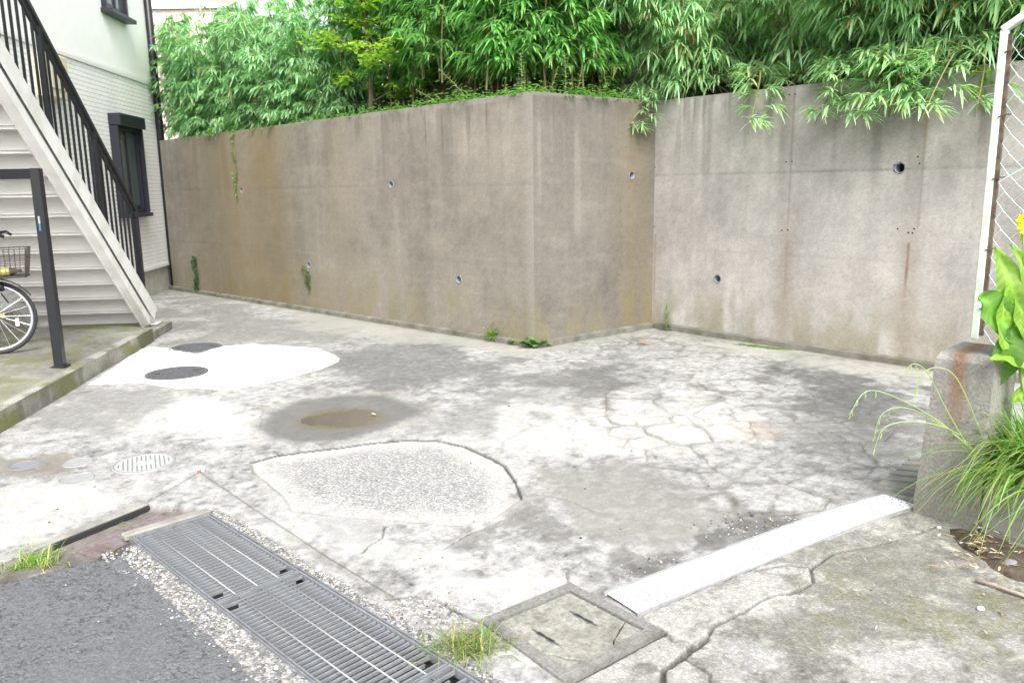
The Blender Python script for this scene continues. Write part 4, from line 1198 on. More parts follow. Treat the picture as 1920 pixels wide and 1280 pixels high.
for gi, (sa, sb) in enumerate(((GS0 + .004, .818), (.824, 1.798), (1.804, 2.79))):
    c0 = gp((sa + sb) / 2, GWID / 2, 0)
    gt = thing('drain_grating', glabels[gi], 'grating', c0, 'drain gratings along the road')
    for wv in (.010, GWID - .010):
        m_ = MB(); m_.bar(gp(sa, wv, -.014), gp(sb, wv, -.014), .008, .034, ch=.001); m_.build('side_bar', M['galv'], gt)
    for e_ in (sa + .004, sb - .004):
        m_ = MB(); m_.bar(gp(e_, .015, -.014), gp(e_, GWID - .015, -.014), .008, .034); m_.build('end_bar', M['galv'], gt)
    n = int((sb - sa - .03) / .0285)
    for k in range(1, n):
        s_ = sa + .004 + k * (sb - sa - .008) / n
        near_end = (k == n - 2) or (k == 2 and gi > 0)
        p = gp(s_, GWID / 2, -.0090) - c0
        inst('slat', smid if near_end else sf, gt, p)
    for f in (.25, .5, .75):
        m_ = MB(); m_.tube([gp(sa + .006, GWID * f, -.004), gp(sb - .006, GWID * f, -.004)], .0034, 6); m_.build('cross_rod', M['galvlight'], gt, True)
# frame angles round the trench
gf = thing('grating_frame', 'long steel angle frame holding the drain gratings at the road edge', 'frame', gp(GS0, 0))
for wv in (-.003, GWID + .003):
    m_ = MB(); m_.bar(gp(GS0 - .004, wv, -.012), gp(GS1, wv, -.012), .006, .032); m_.build('frame_side', M['galv'], gf)
m_ = MB(); m_.bar(gp(GS0 - .006, -.006, -.012), gp(GS0 - .006, GWID + .006, -.012), .006, .032); m_.build('frame_end', M['galv'], gf)
m_ = MB(); m_.bar(gp(GS0 - .045, -.02, -.004), gp(GS0 - .045, GWID + .02, -.004), .06, .03, ch=.006); m_.build('concrete_end', M['conc'], gf)

# pebbles of the exposed aggregate strips
def pebbles(name, label_kind, pts, r0, r1, zoff=-.004, seed=5):
    rr = random.Random(seed); bm = bmesh.new(); bmesh.ops.create_icosphere(bm, subdivisions=1, radius=1)
    ico = np.array([v.co[:] for v in bm.verts]); fi = np.array([[v.index for v in f.verts] for f in bm.faces]); bm.free()
    Vs, Fs, Cs = [], [], []
    for i, p in enumerate(pts):
        r = rr.uniform(r0, r1) * (1.0 if rr.random() < .8 else 1.5)
        sc = np.array((rr.uniform(.8, 1.35), rr.uniform(.8, 1.2), rr.uniform(.5, .8))) * r
        a = rr.uniform(0, 6.28); ca, sa_ = math.cos(a), math.sin(a)
        vv = ico * sc * (1 + .12 * np.array([[rr.uniform(-1, 1)] for _ in range(len(ico))]))
        vv = np.stack([vv[:, 0] * ca - vv[:, 1] * sa_ + p[0], vv[:, 0] * sa_ + vv[:, 1] * ca + p[1], vv[:, 2] + zoff + (p[2] if len(p) > 2 else 0)], 1)
        Vs.append(vv); Fs.append(fi + 12 * i)
        g = rr.choice((.07, .10, .14, .18, .24, .32, .40)) * rr.uniform(.85, 1.15); t = rr.uniform(-.02, .03)
        Cs.append(np.tile((g + t, g + t * .4, g - t, 1), (12, 1)))
    me = np_mesh(name, np.concatenate(Vs), np.concatenate(Fs), {'Col': ('FLOAT_COLOR', np.concatenate(Cs))})
    return setp(link_mesh(name, me, M['stone'], None, True), kind='stuff')
rr = random.Random(3); pts = []
for _ in range(6400):
    s_ = rr.uniform(-.12, 2.5)
    if rr.random() < .45: w_ = GWID + .012 + .065 * rr.random() ** 1.3
    else:
        if s_ < 0: continue
        w_ = -.012 - .15 * rr.random()
    if rr.random() < .3 + .7 * (math.sin(s_ * 9) * .5 + .5): pts.append(tuple(gp(s_, w_))[:2])
pebbles('pebble_strip', '', pts, .0030, .0066, -.0085)

# ------------------------------------------------------------------ concrete drain pit with lid
pc0 = Vector((*np.mean(np.array(PIT), 0), 0))
pt = thing('drain_pit', 'square concrete drain pit with two slot lid at the near end of the white channel', 'drain pit', pc0)
po4 = [Vector((*p, 0)) for p in PIT]
def inner(k): return [pc0 + (p - pc0) * k for p in po4]
i4 = inner(.80)
for i in range(4):
    j = (i + 1) % 4
    m_ = MB(); 
    o1, o2, q1, q2 = po4[i], po4[j], i4[i], i4[j]
    m_.add([(*o1[:2], -.08), (*o2[:2], -.08), (*q2[:2], -.08), (*q1[:2], -.08), (*o1[:2], .010), (*o2[:2], .010), (*q2[:2], .012), (*q1[:2], .012)],
           [(0, 1, 5, 4), (1, 2, 6, 5), (2, 3, 7, 6), (3, 0, 4, 7), (4, 5, 6, 7), (3, 2, 1, 0)])
    m_.build('frame_side', M['pitframe'], pt)
m_ = MB(); m_.prism([tuple(p)[:2] for p in inner(.82)], -.10, -.07); m_.build('pit_floor', M['dark'], pt)
# the lid: broken at two corners, so the main slab and two fragments
l4 = inner(.765)
def lerp(a, b_, f): return a + (b_ - a) * f
T, Rr, Bb, Ll = l4
rough_edge = lambda a, b_, seed: [lerp(a, b_, f) + Vector((random.Random(seed + i).uniform(-.006, .006), random.Random(seed + i + 50).uniform(-.006, .006), 0)) for i, f in enumerate((0, .2, .4, .6, .8, 1))]
r_in, r_out = lerp(T, Rr, .78), lerp(Rr, Bb, .42)
b_in, b_out = lerp(Rr, Bb, .80), lerp(Bb, Ll, .30)
e1_ = rough_edge(r_in, r_out, 10); e2_ = rough_edge(b_in, b_out, 30)
poly = [T] + e1_ + e2_ + [Ll]
def slot_xy(cu, cv): return G(cu, cv)
slots = [((1070, 1150), (1118, 1176)), ((1000, 1184), (1046, 1212))]
# slot outline as dark steel recess with raised bar
lid = MB()
def chip(poly_, z0, z1, ch=.006):
    c_ = sum((Vector(p) for p in poly_), Vector()) / len(poly_)
    inn_ = [p + (c_ - p).normalized() * ch for p in poly_]
    n = len(poly_); m_ = MB()
    m_.add([(p.x, p.y, z0) for p in poly_] + [(p.x, p.y, z1 - ch * .6) for p in poly_] + [(p.x, p.y, z1) for p in inn_],
           [tuple(range(n - 1, -1, -1)), tuple(range(2 * n, 3 * n))] + [(i, (i + 1) % n, n + (i + 1) % n, n + i) for i in range(n)] + [(n + i, n + (i + 1) % n, 2 * n + (i + 1) % n, 2 * n + i) for i in range(n)])
    return m_
lo_ = chip(poly, -.07, .008).build('lid', M['pitconc'], pt)
chip([p + (Rr - pc0).normalized() * .005 for p in [e1_[0], Rr] + e1_[:0:-1]], -.07, .006).build('lid_fragment', M['pitconc'], pt)
chip([p + (Bb - pc0).normalized() * .005 for p in [e2_[0], Bb] + e2_[:0:-1]], -.07, .005).build('lid_fragment', M['pitconc'], pt)
for (p0, p1) in slots:
    a, b_ = G(*p0), G(*p1)
    d = (b_ - a); L_ = d.length; d.normalize(); n_ = Vector((-d.y, d.x, 0))
    prof = [(-.05, .35), (.12, .35), (.2, 1), (.38, .9), (.5, .55), (.62, .9), (.8, 1), (.88, .35), (1.05, .35)]
    hw = .011
    ring_ = [a + d * L_ * t + n_ * hw * w_ for t, w_ in prof] + [a + d * L_ * t - n_ * hw * w_ for t, w_ in reversed(prof)]
    n = len(ring_); inr = [a + d * L_ * (.5 + (t - .5) * .88) + n_ * hw * w_ * .55 for t, w_ in prof] + [a + d * L_ * (.5 + (t - .5) * .88) - n_ * hw * w_ * .55 for t, w_ in reversed(prof)]
    m_ = MB(); m_.add([(p.x, p.y, .0095) for p in ring_] + [(p.x, p.y, .0105) for p in inr], [(i, (i + 1) % n, n + (i + 1) % n, n + i) for i in range(n)])
    so = m_.build('handle_slot', M['iron'], lo_)
    m_ = MB(); m_.add([(p.x, p.y, .0088) for p in inr], [tuple(range(n))]); m_.build('slot_void', M['hole'], lo_)

# ------------------------------------------------------------------ white channel cover
cd = ((CH_A1 - CH_A0) + (CH_B1 - CH_B0)).normalized(); cn = Vector((-cd.y, cd.x, 0))
ct = thing('channel_cover', 'long bright white perforated drain channel cover running to the concrete pillar', 'drain cover', CH_B0)
ctr0 = (CH_A0 + CH_B0) / 2; clen = ((CH_A1 + CH_B1) / 2 - ctr0).length
cw = .182
def cpt(s_, w_, z_):
    bend = -.035 * max(0, (s_ - clen + .55) / .55) ** 2
    zz = z_ 
    p = ctr0 + cd * s_ + cn * (w_ + bend)
    return Vector((p.x, p.y, zz))
NP = 4
for i in range(NP):
    sa, sb = clen * i / NP + .0015, clen * (i + 1) / NP - .0015
    m_ = MB()
    nseg = 6
    for j in range(nseg):
        x0, x1 = sa + (sb - sa) * j / nseg, sa + (sb - sa) * (j + 1) / nseg
        prof = [(-cw / 2, -.03), (-cw / 2, .010), (-cw / 2 + .004, .014), (cw / 2 - .004, .014), (cw / 2, .010), (cw / 2, -.03)]
        V = [cpt(x0, w_, z_) for w_, z_ in prof] + [cpt(x1, w_, z_) for w_, z_ in prof]
        m_.add(V, [(k, k + 1, 7 + k, 6 + k) for k in range(5)])
    pl = m_.build('cover_plate', M['white_plate'], ct)
    m_ = MB()
    nr2 = 9
    for j in range(nr2):
        s0_ = sa + (sb - sa) * (j + .5) / nr2
        for k in range(7):
            w0 = -cw / 2 + .022 + k * (cw - .044) / 6
            p = cpt(s0_ + (.012 if k % 2 else 0), w0, .0148)
            m_.box((p.x, p.y, p.z), (.014, .005, .0016), Matrix((cd, cn, UP)).transposed())
    m_.build('perforation_rows', M['pvc'], pl, kind='stuff')
for sgn in (-1, 1):
    m_ = MB()
    for j in range(14):
        m_.bar(cpt(clen * j / 14, sgn * (cw / 2 + .006), .004), cpt(clen * (j + 1) / 14, sgn * (cw / 2 + .006), .004), .008, .022)
    m_.build('channel_edge', M['galvlight'], ct)

# ribbed concrete ramp block beside the pillar
ra, rb, rc, rd = G(1640, 918), G(1722, 934), G(1790, 880), G(1706, 880)
rt = thing('ramp_block', 'grooved grey concrete ramp block wedged behind the pillar at the end of the white channel', 'ramp', (ra + rc) / 2)
m_ = MB(); m_.add([(*p[:2], -.03) for p in (ra, rb, rc, rd)] + [(*ra[:2], .02), (*rb[:2], .02), (*rc[:2], .07), (*rd[:2], .07)], [(0, 1, 5, 4), (1, 2, 6, 5), (2, 3, 7, 6), (3, 0, 4, 7), (4, 5, 6, 7), (3, 2, 1, 0)])
m_.build('block', M['conc'], rt)
for k in range(6):
    f = (k + .5) / 6
    a, b_ = lerp(Vector((*ra[:2], .021)), Vector((*rd[:2], .071)), f), lerp(Vector((*rb[:2], .021)), Vector((*rc[:2], .071)), f)
    m_ = MB(); m_.bar(a, b_, .018, .016, ch=.004); m_.build('rib', M['conc'], rt)

# ------------------------------------------------------------------ round covers
def disc(name, label, cat, u, v, r, z, m1, m2_, pat, group=None):
    c_ = G(u, v); c_.z = z
    t = thing(name, label, cat, c_, group)
    m_ = MB(); m_.lathe(c_, [(r, -.02), (r, .004), (r * .93, .006), (r * .93, -.004), (r * .9, -.006)], 40, cap=False); m_.build('frame_ring', m2_, t, True)
    m_ = MB(); m_.lathe(c_, [(r * .915, -.02), (r * .915, .002), (.0001, .003)], 40); lo2 = m_.build('cover', m1, t)
    if pat == 'grid':
        m_ = MB()
        n = 11
        for i in range(n):
            for j in range(n):
                x_, y_ = (i - n / 2 + .5) * 1.8 * r / n, (j - n / 2 + .5) * 1.8 * r / n
                if math.hypot(x_, y_) < r * .84: m_.box((c_.x + x_, c_.y + y_, z + .005), (r * .10, r * .10, .005))
        m_.build('raised_studs', m1, lo2, kind='stuff')
        for a in (.4, 3.5):
            m_ = MB(); m_.box((c_.x + math.cos(a) * r * .6, c_.y + math.sin(a) * r * .6, z + .0085), (r * .18, r * .06, .002)); m_.build('key_slot', M['hole'], lo2)
    if pat == 'slits':
        m_ = MB(); n = 12; rot = Matrix.Rotation(math.radians(25), 3, 'Z')
        for i in range(n):
            x_ = (i - n / 2 + .5) * 1.72 * r / n
            h_ = math.sqrt(max(0, (.82 * r) ** 2 - x_ * x_))
            for y0, y1 in (((-h_, h_),) if abs(x_) > .35 * r else ((-h_, -.30 * r), (.30 * r, h_)) if i % 2 else ((-h_, -.22 * r), (-.05 * r, .05 * r), (.22 * r, h_))):
                if y1 - y0 > .01:
                    m_.box(c_ + rot @ Vector((x_, (y0 + y1) / 2, .0035)), (r * .045, y1 - y0, .003), rot)
        m_.build('slits', M['pvc'], lo2, kind='stuff')
    return t
disc('manhole_cover', 'dark iron manhole cover at the far edge of the white mortar patch', 'manhole cover', 367, 653, .26, .008, M['iron'], M['iron'], 'grid', 'dark manhole covers in the mortar patch')
disc('manhole_cover', 'dark iron manhole cover inside the white mortar patch, the nearer of two', 'manhole cover', 332, 702, .265, .014, M['iron'], M['iron'], 'grid', 'dark manhole covers in the mortar patch')
disc('drain_cover', 'pale round drain cover with slits in the grey concrete', 'drain cover', 270, 869, .175, .002, M['lid'], M['greydisc'], 'slits')
disc('inspection_cap', 'small plain grey round cap nearest the slotted lid and the road', 'pipe cap', 144, 898, .094, .0, M['greydisc'], M['greydisc'], None, 'small round caps in the yard')
disc('inspection_cap', 'small grey round cap at the edge of the brown wet stain', 'pipe cap', 146, 867, .085, .0, M['greydisc'], M['greydisc'], None, 'small round caps in the yard')
disc('inspection_cap', 'small dark round cap in the middle of the brown wet stain', 'pipe cap', 45, 872, .085, -.002, M['pvc'], M['pvc'], None, 'small round caps in the yard')
disc('inspection_cap', 'small round cap between the mortar patch and the puddle', 'pipe cap', 430, 748, .075, .0, M['greydisc'], M['greydisc'], None, 'small round caps in the yard')

# boundary marker, rusty plates, lip
c_ = G(375, 883)
bmk = thing('boundary_marker', 'small white boundary marker with a red edge where two concrete joints meet', 'marker', c_)
m_ = MB(); m_.box((c_.x, c_.y, .012), (.045, .045, .034), Matrix.Rotation(.6, 3, 'Z'), .008); m_.build('marker_head', M['whitepl'], bmk)
m_ = MB(); m_.box((c_.x + .005, c_.y - .024, .006), (.024, .010, .022), Matrix.Rotation(.6, 3, 'Z'), .003); m_.build('red_edge', M['red'], bmk)
la_, lb_ = G(-300, 1168), G(276, 941); lm_ = G(0, 1051)
for a, b_ in ((la_, lm_), (lm_, lb_)):
    m_ = MB(); dv = (b_ - a).normalized(); m_.bar((a.x, a.y, -.028), (b_.x, b_.y, -.028), .05, .062, ch=.006); setp(m_.build('kerb_lip', M['conc'], None), kind='structure')
dv = (lb_ - lm_).normalized(); nv = Vector((dv.y, -dv.x, 0)); 
a, b_ = lm_ + dv * .22 + nv * .028, lb_ - dv * .01 + nv * .028
m_ = MB(); m_.bar((a.x, a.y, -.022), (b_.x, b_.y, -.022), .014, .03, ch=.003)  # plain black strip along the gap at the slab lip
setp(m_.build('black_strip', M['rubber'], None), 'black strip along the slab edge above the rusty gutter plates', 'edge strip')
for i, (pl4, lab) in enumerate((([(140, 1022), (182, 1036), (264, 995), (224, 984)], 'rust brown steel gutter plate nearest the grass tuft at the road corner'), ([(229, 982), (268, 993), (346, 964), (296, 955)], 'rust brown steel gutter plate at the upper end of the drain grating'))):
    P4 = [G(*p) for p in pl4]; c_ = sum(P4, Vector()) / 4
    t = thing('gutter_plate', lab, 'steel plate', (c_.x, c_.y, -.03), 'rusty gutter plates')
    m_ = MB(); m_.prism([tuple(p)[:2] for p in P4], -.05, -.026); pl = m_.build('plate', M['rustplate'], t)
    m_ = MB()
    for k in range(7):
        f = (k + .5) / 7
        a, b_ = lerp(P4[0], P4[3], f), lerp(P4[1], P4[2], f)
        a, b_ = lerp(a, b_, .12), lerp(a, b_, .88)
        m_.bar((a.x, a.y, -.0255), (b_.x, b_.y, -.0255), .008, .004)
    m_.build('tread_ribs', M['rustplate'], pl, kind='stuff')

# ------------------------------------------------------------------ pillar, planter, fence
PD = Vector((.639, -.769, 0)).normalized(); PNb = Vector((.769, .639, 0)).normalized()
P0 = G(1709, 959); 
pill = thing('concrete_pillar', 'low concrete pillar with a rust streak carrying the pale green fence post', 'pillar', P0)
PW, PDp, PH = .30, .30, .81
def pq(a, b_, z_): 
    p = P0 + PD * a + PNb * b_; return Vector((p.x, p.y, z_))
bot = [pq(0, 0, -.05), pq(PW, 0, -.05), pq(PW, PDp, -.05), pq(0, PDp, -.05)]
sh_ = [pq(.045, .010, PH - .03), pq(PW - .004, .010, PH - .03), pq(PW - .004, PDp - .01, PH - .03), pq(.045, PDp - .01, PH - .03)]
tp = [pq(.060, .026, PH), pq(PW - .016, .024, PH + .005), pq(PW - .016, PDp - .02, PH + .015), pq(.060, PDp - .02, PH + .015)]
bm = bmesh.new()
vs = [bm.verts.new(p) for p in bot + sh_ + tp]
for f in ((0, 1, 5, 4), (1, 2, 6, 5), (2, 3, 7, 6), (3, 0, 4, 7), (4, 5, 9, 8), (5, 6, 10, 9), (6, 7, 11, 10), (7, 4, 8, 11), (8, 9, 10, 11), (3, 2, 1, 0)): bm.faces.new([vs[i] for i in f])
bmesh.ops.subdivide_edges(bm, edges=bm.edges, cuts=10, use_grid_fill=True)
bm.verts.ensure_lookup_table()
X = np.array([v.co[:] for v in bm.verts])
a_ = (X - np.array(P0)) @ np.array(PD); z_ = X[:, 2]
nz = fbm(a_ * 12 + X[:, 1] * 5, z_ * 12, 500, 4) - .5
for v, d in zip(bm.verts, nz): v.co += (v.co - Vector((*(P0 + PD * PW / 2 + PNb * PDp / 2)[:2], v.co.z))).normalized() * d * .012
me = bpy.data.meshes.new('pillar_body'); bm.to_mesh(me); bm.free()
X = np.array([v.co[:] for v in me.vertices]); 
a_ = (X - np.array(P0)) @ np.array(PD); b_ = (X - np.array(P0)) @ np.array(PNb); z_ = X[:, 2]
v_ = .215 + .12 * (fbm(a_ * 6 + b_ * 3, z_ * 5, 501, 4) - .5) + .08 * (fbm(a_ * 40 + b_ * 20, z_ * 40, 502, 3) - .5)
C = np.stack([v_, v_ * .96, v_ * .88], 1)
C = mixc(C, (.18, .095, .042), sstep(.05, .015, np.abs(a_ - .15 + .03 * (fbm(z_ * 8, a_ * 3, 503) - .5))) * sstep(.35, .7, z_) * .75)
C = mixc(C, (.36, .345, .33), sstep(.05, .0, np.abs(z_ - PH + .02)) * sstep(.14, .05, a_) * .8)
C = mixc(C, (.17, .17, .13), sstep(.3, .0, z_ + .2 * (fbm(a_ * 5, z_ * 5, 504) - .5)) * .6)
col = np.ones((len(X), 4)); col[:, :3] = np.clip(C, .02, .9)
me.vertices.foreach_set('co', (X - np.array(P0)).astype(np.float32).ravel())
for an, ty, data in (('Col', 'FLOAT_COLOR', col), ('agg', 'FLOAT', np.full(len(X), .2)), ('wet', 'FLOAT', np.zeros(len(X)))):
    at = me.attributes.new(an, ty, 'POINT'); at.data.foreach_set('color' if ty == 'FLOAT_COLOR' else 'value', np.asarray(data, np.float32).ravel())
link_mesh('pillar_body', me, M['platform'], pill, False)
# planter
plt = thing('planter', 'low concrete planter wall filled with dark soil below the overhanging grass', 'planter', pq(.4, 0, 0))
m_ = MB(); c0 = pq((PW + 1.6) / 2 + .003, .05, .10); Mp = Matrix((PD, PNb, UP)).transposed()
m_.box(c0, (1.6 - PW, .10, .29), Mp, .012); m_.build('planter_wall', M['pillar'], plt)
sx = np.linspace(PW + .01, 1.6, 30); sy = np.linspace(.10, .9, 18); SX, SY = np.meshgrid(sx, sy); SX = SX.ravel(); SY = SY.ravel()
zz = .20 + .10 * fbm(SX * 6, SY * 6, 510, 4) + .05 * SY
V = np.stack([P0.x + PD.x * SX + PNb.x * SY, P0.y + PD.y * SX + PNb.y * SY, zz], 1) - np.array(ORG[plt.name])
idx = np.arange(len(SX)).reshape(18, 30); q = np.stack([idx[:-1, :-1], idx[:-1, 1:], idx[1:, 1:], idx[1:, :-1]], -1).reshape(-1, 4)
link_mesh('planter_soil', np_mesh('planter_soil', V, q), M['soil'], plt, True)
# fence: post, rusty angle, sloping rail, woven wires
FB = G(1829, 624, PH + .01)
ft = thing('chain_link_fence', 'pale green chain link fence with rusty angle rising from the concrete pillar', 'fence', FB)
ftop = 2.46
topp = A(1873, 57, FB.y); ftop = topp.z
m_ = MB(); m_.bar((FB.x, FB.y, FB.z - .03), (FB.x, FB.y, ftop), .036, .036, PD, .004); m_.build('post', M['postgreen'], ft)
ao = PD * .027 + PNb * .0
m_ = MB(); m_.bar((FB.x + ao.x, FB.y + ao.y, FB.z - .01), (FB.x + ao.x, FB.y + ao.y, ftop - .02), .014, .022, PD, .002); m_.build('angle_iron', M['rusty'], ft)
rg = .62
def fpq(a, z_, o=0.0): return Vector((FB.x + PD.x * a + PNb.x * o, FB.y + PD.y * a + PNb.y * o, z_))
m_ = MB(); m_.bar(fpq(-.01, ftop + .0), fpq(1.2, ftop + 1.2 * rg), .04, .035, UP, .004); m_.build('top_rail', M['postgreen'], ft)
m_ = MB(); m_.tube([fpq(.03, 1.58), fpq(1.2, 1.58 + 1.2 * rg)], .004, 6); m_.build('brace_wire', M['chain'], ft)
dz = .058; dxw = .046
for k in range(24):
    x0 = .045 + k * dxw * .98
    pts = []
    z_ = .38; i = 0
    while z_ < ftop + x0 * rg - .02:
        pts.append(fpq(x0 + dxw * .52 * (1 if (i + k) % 2 else (-1 if k else -.35)), z_, .0030 * (1 if i % 2 else -1)))
        z_ += dz * .80; i += 1
    m_ = MB(); m_.tube(pts, .0017, 4, False); m_.build('wire', M['chain'], ft)
for z_ in (.95, 1.25, 1.6, 1.9, 2.2):
    m_ = MB(); m_.tube([fpq(.015, z_, -.02), fpq(.05, z_ + .01, -.02), fpq(.055, z_ + .01, .02)], .004, 5); m_.build('tie_clip', M['rusty'], ft)

# ------------------------------------------------------------------ vegetation
class LF:
    """leaf collector with per-vertex colour"""
    def __init__(s): s.V = []; s.F = []; s.C = []
    def leaf(s, b_, d, l, w_, col, droop=.5, up=Vector((0, 0, 1)), fold=.15):
        d = d.normalized(); sd = d.cross(up)
        if sd.length < 1e-3: sd = Vector((1, 0, 0))
        sd.normalize(); n_ = sd.cross(d)
        n0 = len(s.V)
        def p(t): return b_ + d * (l * t) + Vector((0, 0, -droop * l * t * t))
        p1, p2, p3 = p(.35), p(.72), p(1)
        s.V += [b_, p1 + sd * w_ * .5 + n_ * w_ * fold, p1, p1 - sd * w_ * .5 + n_ * w_ * fold, p2 + sd * w_ * .36, p2 - sd * w_ * .36, p3]
        s.F += [(n0, n0 + 1, n0 + 2), (n0, n0 + 2, n0 + 3), (n0 + 1, n0 + 4, n0 + 2), (n0 + 2, n0 + 4, n0 + 5), (n0 + 2, n0 + 5, n0 + 3), (n0 + 4, n0 + 6, n0 + 5)]
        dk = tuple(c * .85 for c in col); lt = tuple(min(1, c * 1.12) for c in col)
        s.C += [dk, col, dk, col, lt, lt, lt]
    def blade(s, pts, w_, col, side_=None):
        n0 = len(s.V); m_ = len(pts)
        for i, p in enumerate(pts):
            t = i / (m_ - 1)
            tg = (pts[min(i + 1, m_ - 1)] - pts[max(i - 1, 0)])
            sd = side_ if side_ is not None else tg.cross(Vector((0, 0, 1)))
            if sd.length < 1e-5: sd = Vector((1, 0, 0))
            sd = sd.normalized()
            ww_ = w_ * .5 * min(1, .55 + t * 2) * (1 - t ** 2.2) + .0003
            s.V += [p + sd * ww_, p - sd * ww_]
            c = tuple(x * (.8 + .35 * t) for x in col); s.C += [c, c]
        for i in range(m_ - 1):
            a = n0 + 2 * i; s.F.append((a, a + 1, a + 3)); s.F.append((a, a + 3, a + 2))
    def mesh(s, name, matn='leaf'):
        V = np.array([tuple(v) for v in s.V]); c = np.ones((len(V), 4)); c[:, :3] = np.array(s.C)
        me = np_mesh(name, V, np.array(s.F), {'Col': ('FLOAT_COLOR', c)})
        me.materials.append(M[matn]); return me
def rv(rr, a=1.0): return Vector((rr.uniform(-a, a), rr.uniform(-a, a), rr.uniform(-a, a)))
def jit(rr, col, k=.25, dry=0.0):
    if rr.random() < dry:
        return (.30 * rr.uniform(.7, 1.1), .22 * rr.uniform(.7, 1.1), .09)
    f = rr.uniform(1 - k, 1 + k); h = rr.uniform(-.12, .12)
    return (col[0] * f * (1 + h), col[1] * f, col[2] * f * (1 - h))
def bamboo_proto(seed, height, lean, leafl, leafw, col, dens=1.0, dry=.03, t0=.18, blen=.34, droop=.55, arch=0):
    rr = random.Random(seed)
    lv = Vector((lean, 0, 0))
    def cp(t):
        if arch: return Vector((lv.x * t, .04 * math.sin(t * 5 + seed), height * 2.2 * (t - 1.35 * t * t)))
        return Vector((lv.x * t * t, .04 * math.sin(t * 5 + seed), height * (t - .18 * (abs(lean) / max(height, .1)) * t * t)))
    mc = MB(); mc.tube([cp(t) for t in np.linspace(0, 1, 9)], [.010 * (1 - .75 * t) + .002 for t in np.linspace(0, 1, 9)], 6)
    lf = LF()
    nn = int((abs(lean) * 1.3 if arch else height) / .10)
    for k in range(nn):
        t = t0 + (1 - t0) * (k + .5) / nn
        base = cp(t)
        for j in range(3):
            a = rr.uniform(0, 6.283)
            d = Vector((math.cos(a), math.sin(a), rr.uniform(.1, .7))).normalized()
            L_ = blen * rr.uniform(.5, 1.15) * (1.15 - .55 * t)
            tip = base + d * L_ + Vector((0, 0, -.10 * L_))
            mid = base + d * L_ * .55
            mc.tube([base, mid, tip], .0016, 3, False)
            for q_, nl in ((mid, 3), (base + d * L_ * .8, 4), (tip, 6)):
                nl = max(1, int(round(nl * dens * rr.uniform(.7, 1.3))))
                for i in range(nl):
                    sp_ = rr.uniform(-1.25, 1.25)
                    ld = Matrix.Rotation(sp_, 3, 'Z') @ Vector((d.x, d.y, 0)).normalized()
                    ld = (ld + Vector((0, 0, rr.uniform(-.55, .45))) + rv(rr, .15)).normalized()
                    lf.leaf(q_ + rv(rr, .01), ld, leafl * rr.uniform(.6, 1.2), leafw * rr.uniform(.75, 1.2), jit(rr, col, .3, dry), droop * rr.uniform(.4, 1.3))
    cme = mc.mesh('culm'); cme.materials.append(M['culm'])
    return cme, lf.mesh('foliage')
def plant_copy(protos, name, label, cat, group, loc, rz, sc=1.0, parts=('culm', 'foliage')):
    o = bpy.data.objects.new(name, None); COL.objects.link(o); o.empty_display_size = .1
    o.location = loc; o.rotation_euler = (0, 0, rz); o.scale = (sc, sc, sc)
    setp(o, label, cat, group)
    for pn, me in zip(parts, protos): inst(pn, me, o)
    return o
def wallpt(P, D, N, s_, back, z_): 
    p = P + D * s_ - N * back; return Vector((p.x, p.y, z_))
rr = random.Random(21)
ang = lambda v: math.atan2(v.y, v.x)
# left thicket: fresh blue-green bamboo
pL = [bamboo_proto(30 + i, h, .35, .155, .022, (.31, .47, .28), 1.35, .01, .03) for i, h in enumerate((1.0, 1.45, 1.8, 1.25))]
for i in range(112):
    s_ = rr.uniform(.25, LLEN * .58); back = rr.choice((.32, .4, .5, .7, 1.0, 1.4)) * rr.uniform(.85, 1.2)
    if s_ < .6: back = max(back, .62)
    k = rr.randrange(4)
    plant_copy(pL[k], 'bamboo_plant', 'fresh blue green bamboo in the thicket over the wall next to the white building', 'bamboo', 'bamboo thicket over the left wall', wallpt(WL2, LD, NL, s_, back, 2.34 + .15 * back), ang(NL) + rr.uniform(-1.1, 1.1), rr.uniform(.8, 1.15))
# middle thicket: dark green
pM = [bamboo_proto(40 + i, h, .4, .165, .026, (.19, .38, .12), 1.3, .015, .10) for i, h in enumerate((1.5, 1.9, 2.3, 1.7))]
for i in range(88):
    f = rr.random(); back = rr.choice((.62, .68, .75, .9, 1.2, 1.6, 2.1))
    if f < .62: p = wallpt(WL2, LD, NL, LLEN * rr.uniform(.55, 1.0), back, 2.42 + .2 * back); a = ang(NL)
    else: p = wallpt(CO, MD, NM, MLEN * rr.uniform(0, 1.0), back, 2.42 + .2 * back); a = ang(NM)
    plant_copy(pM[rr.randrange(4)], 'bamboo_plant', 'dark green dense bamboo in the thicket above the wall corner', 'bamboo', 'dark bamboo above the wall corner', p, a + rr.uniform(-1.2, 1.2), rr.uniform(.85, 1.15))
# right thicket: arching over the pale wall
pR = [bamboo_proto(50 + i, h, ln, .175, .021, (.33, .48, .27), 1.2, .05, .06, .36, .75) for i, (h, ln) in enumerate(((.85, .80), (1.2, .9), (1.7, .9), (.95, .6)))]
for i in range(96):
    s_ = rr.uniform(-.2, 4.4); back = rr.choice((.32, .4, .55, .8, 1.1, 1.5))
    if .35 < s_ < 1.0 and back < .75: back += .8
    plant_copy(pR[rr.randrange(4)], 'bamboo_plant', 'grey green bamboo arching over the pale rust streaked wall', 'bamboo', 'bamboo overhanging the right wall', wallpt(MI, RD, NR, s_, back, 2.42 + .2 * back), ang(NR) + rr.uniform(-.8, .8), rr.uniform(.8, 1.15))

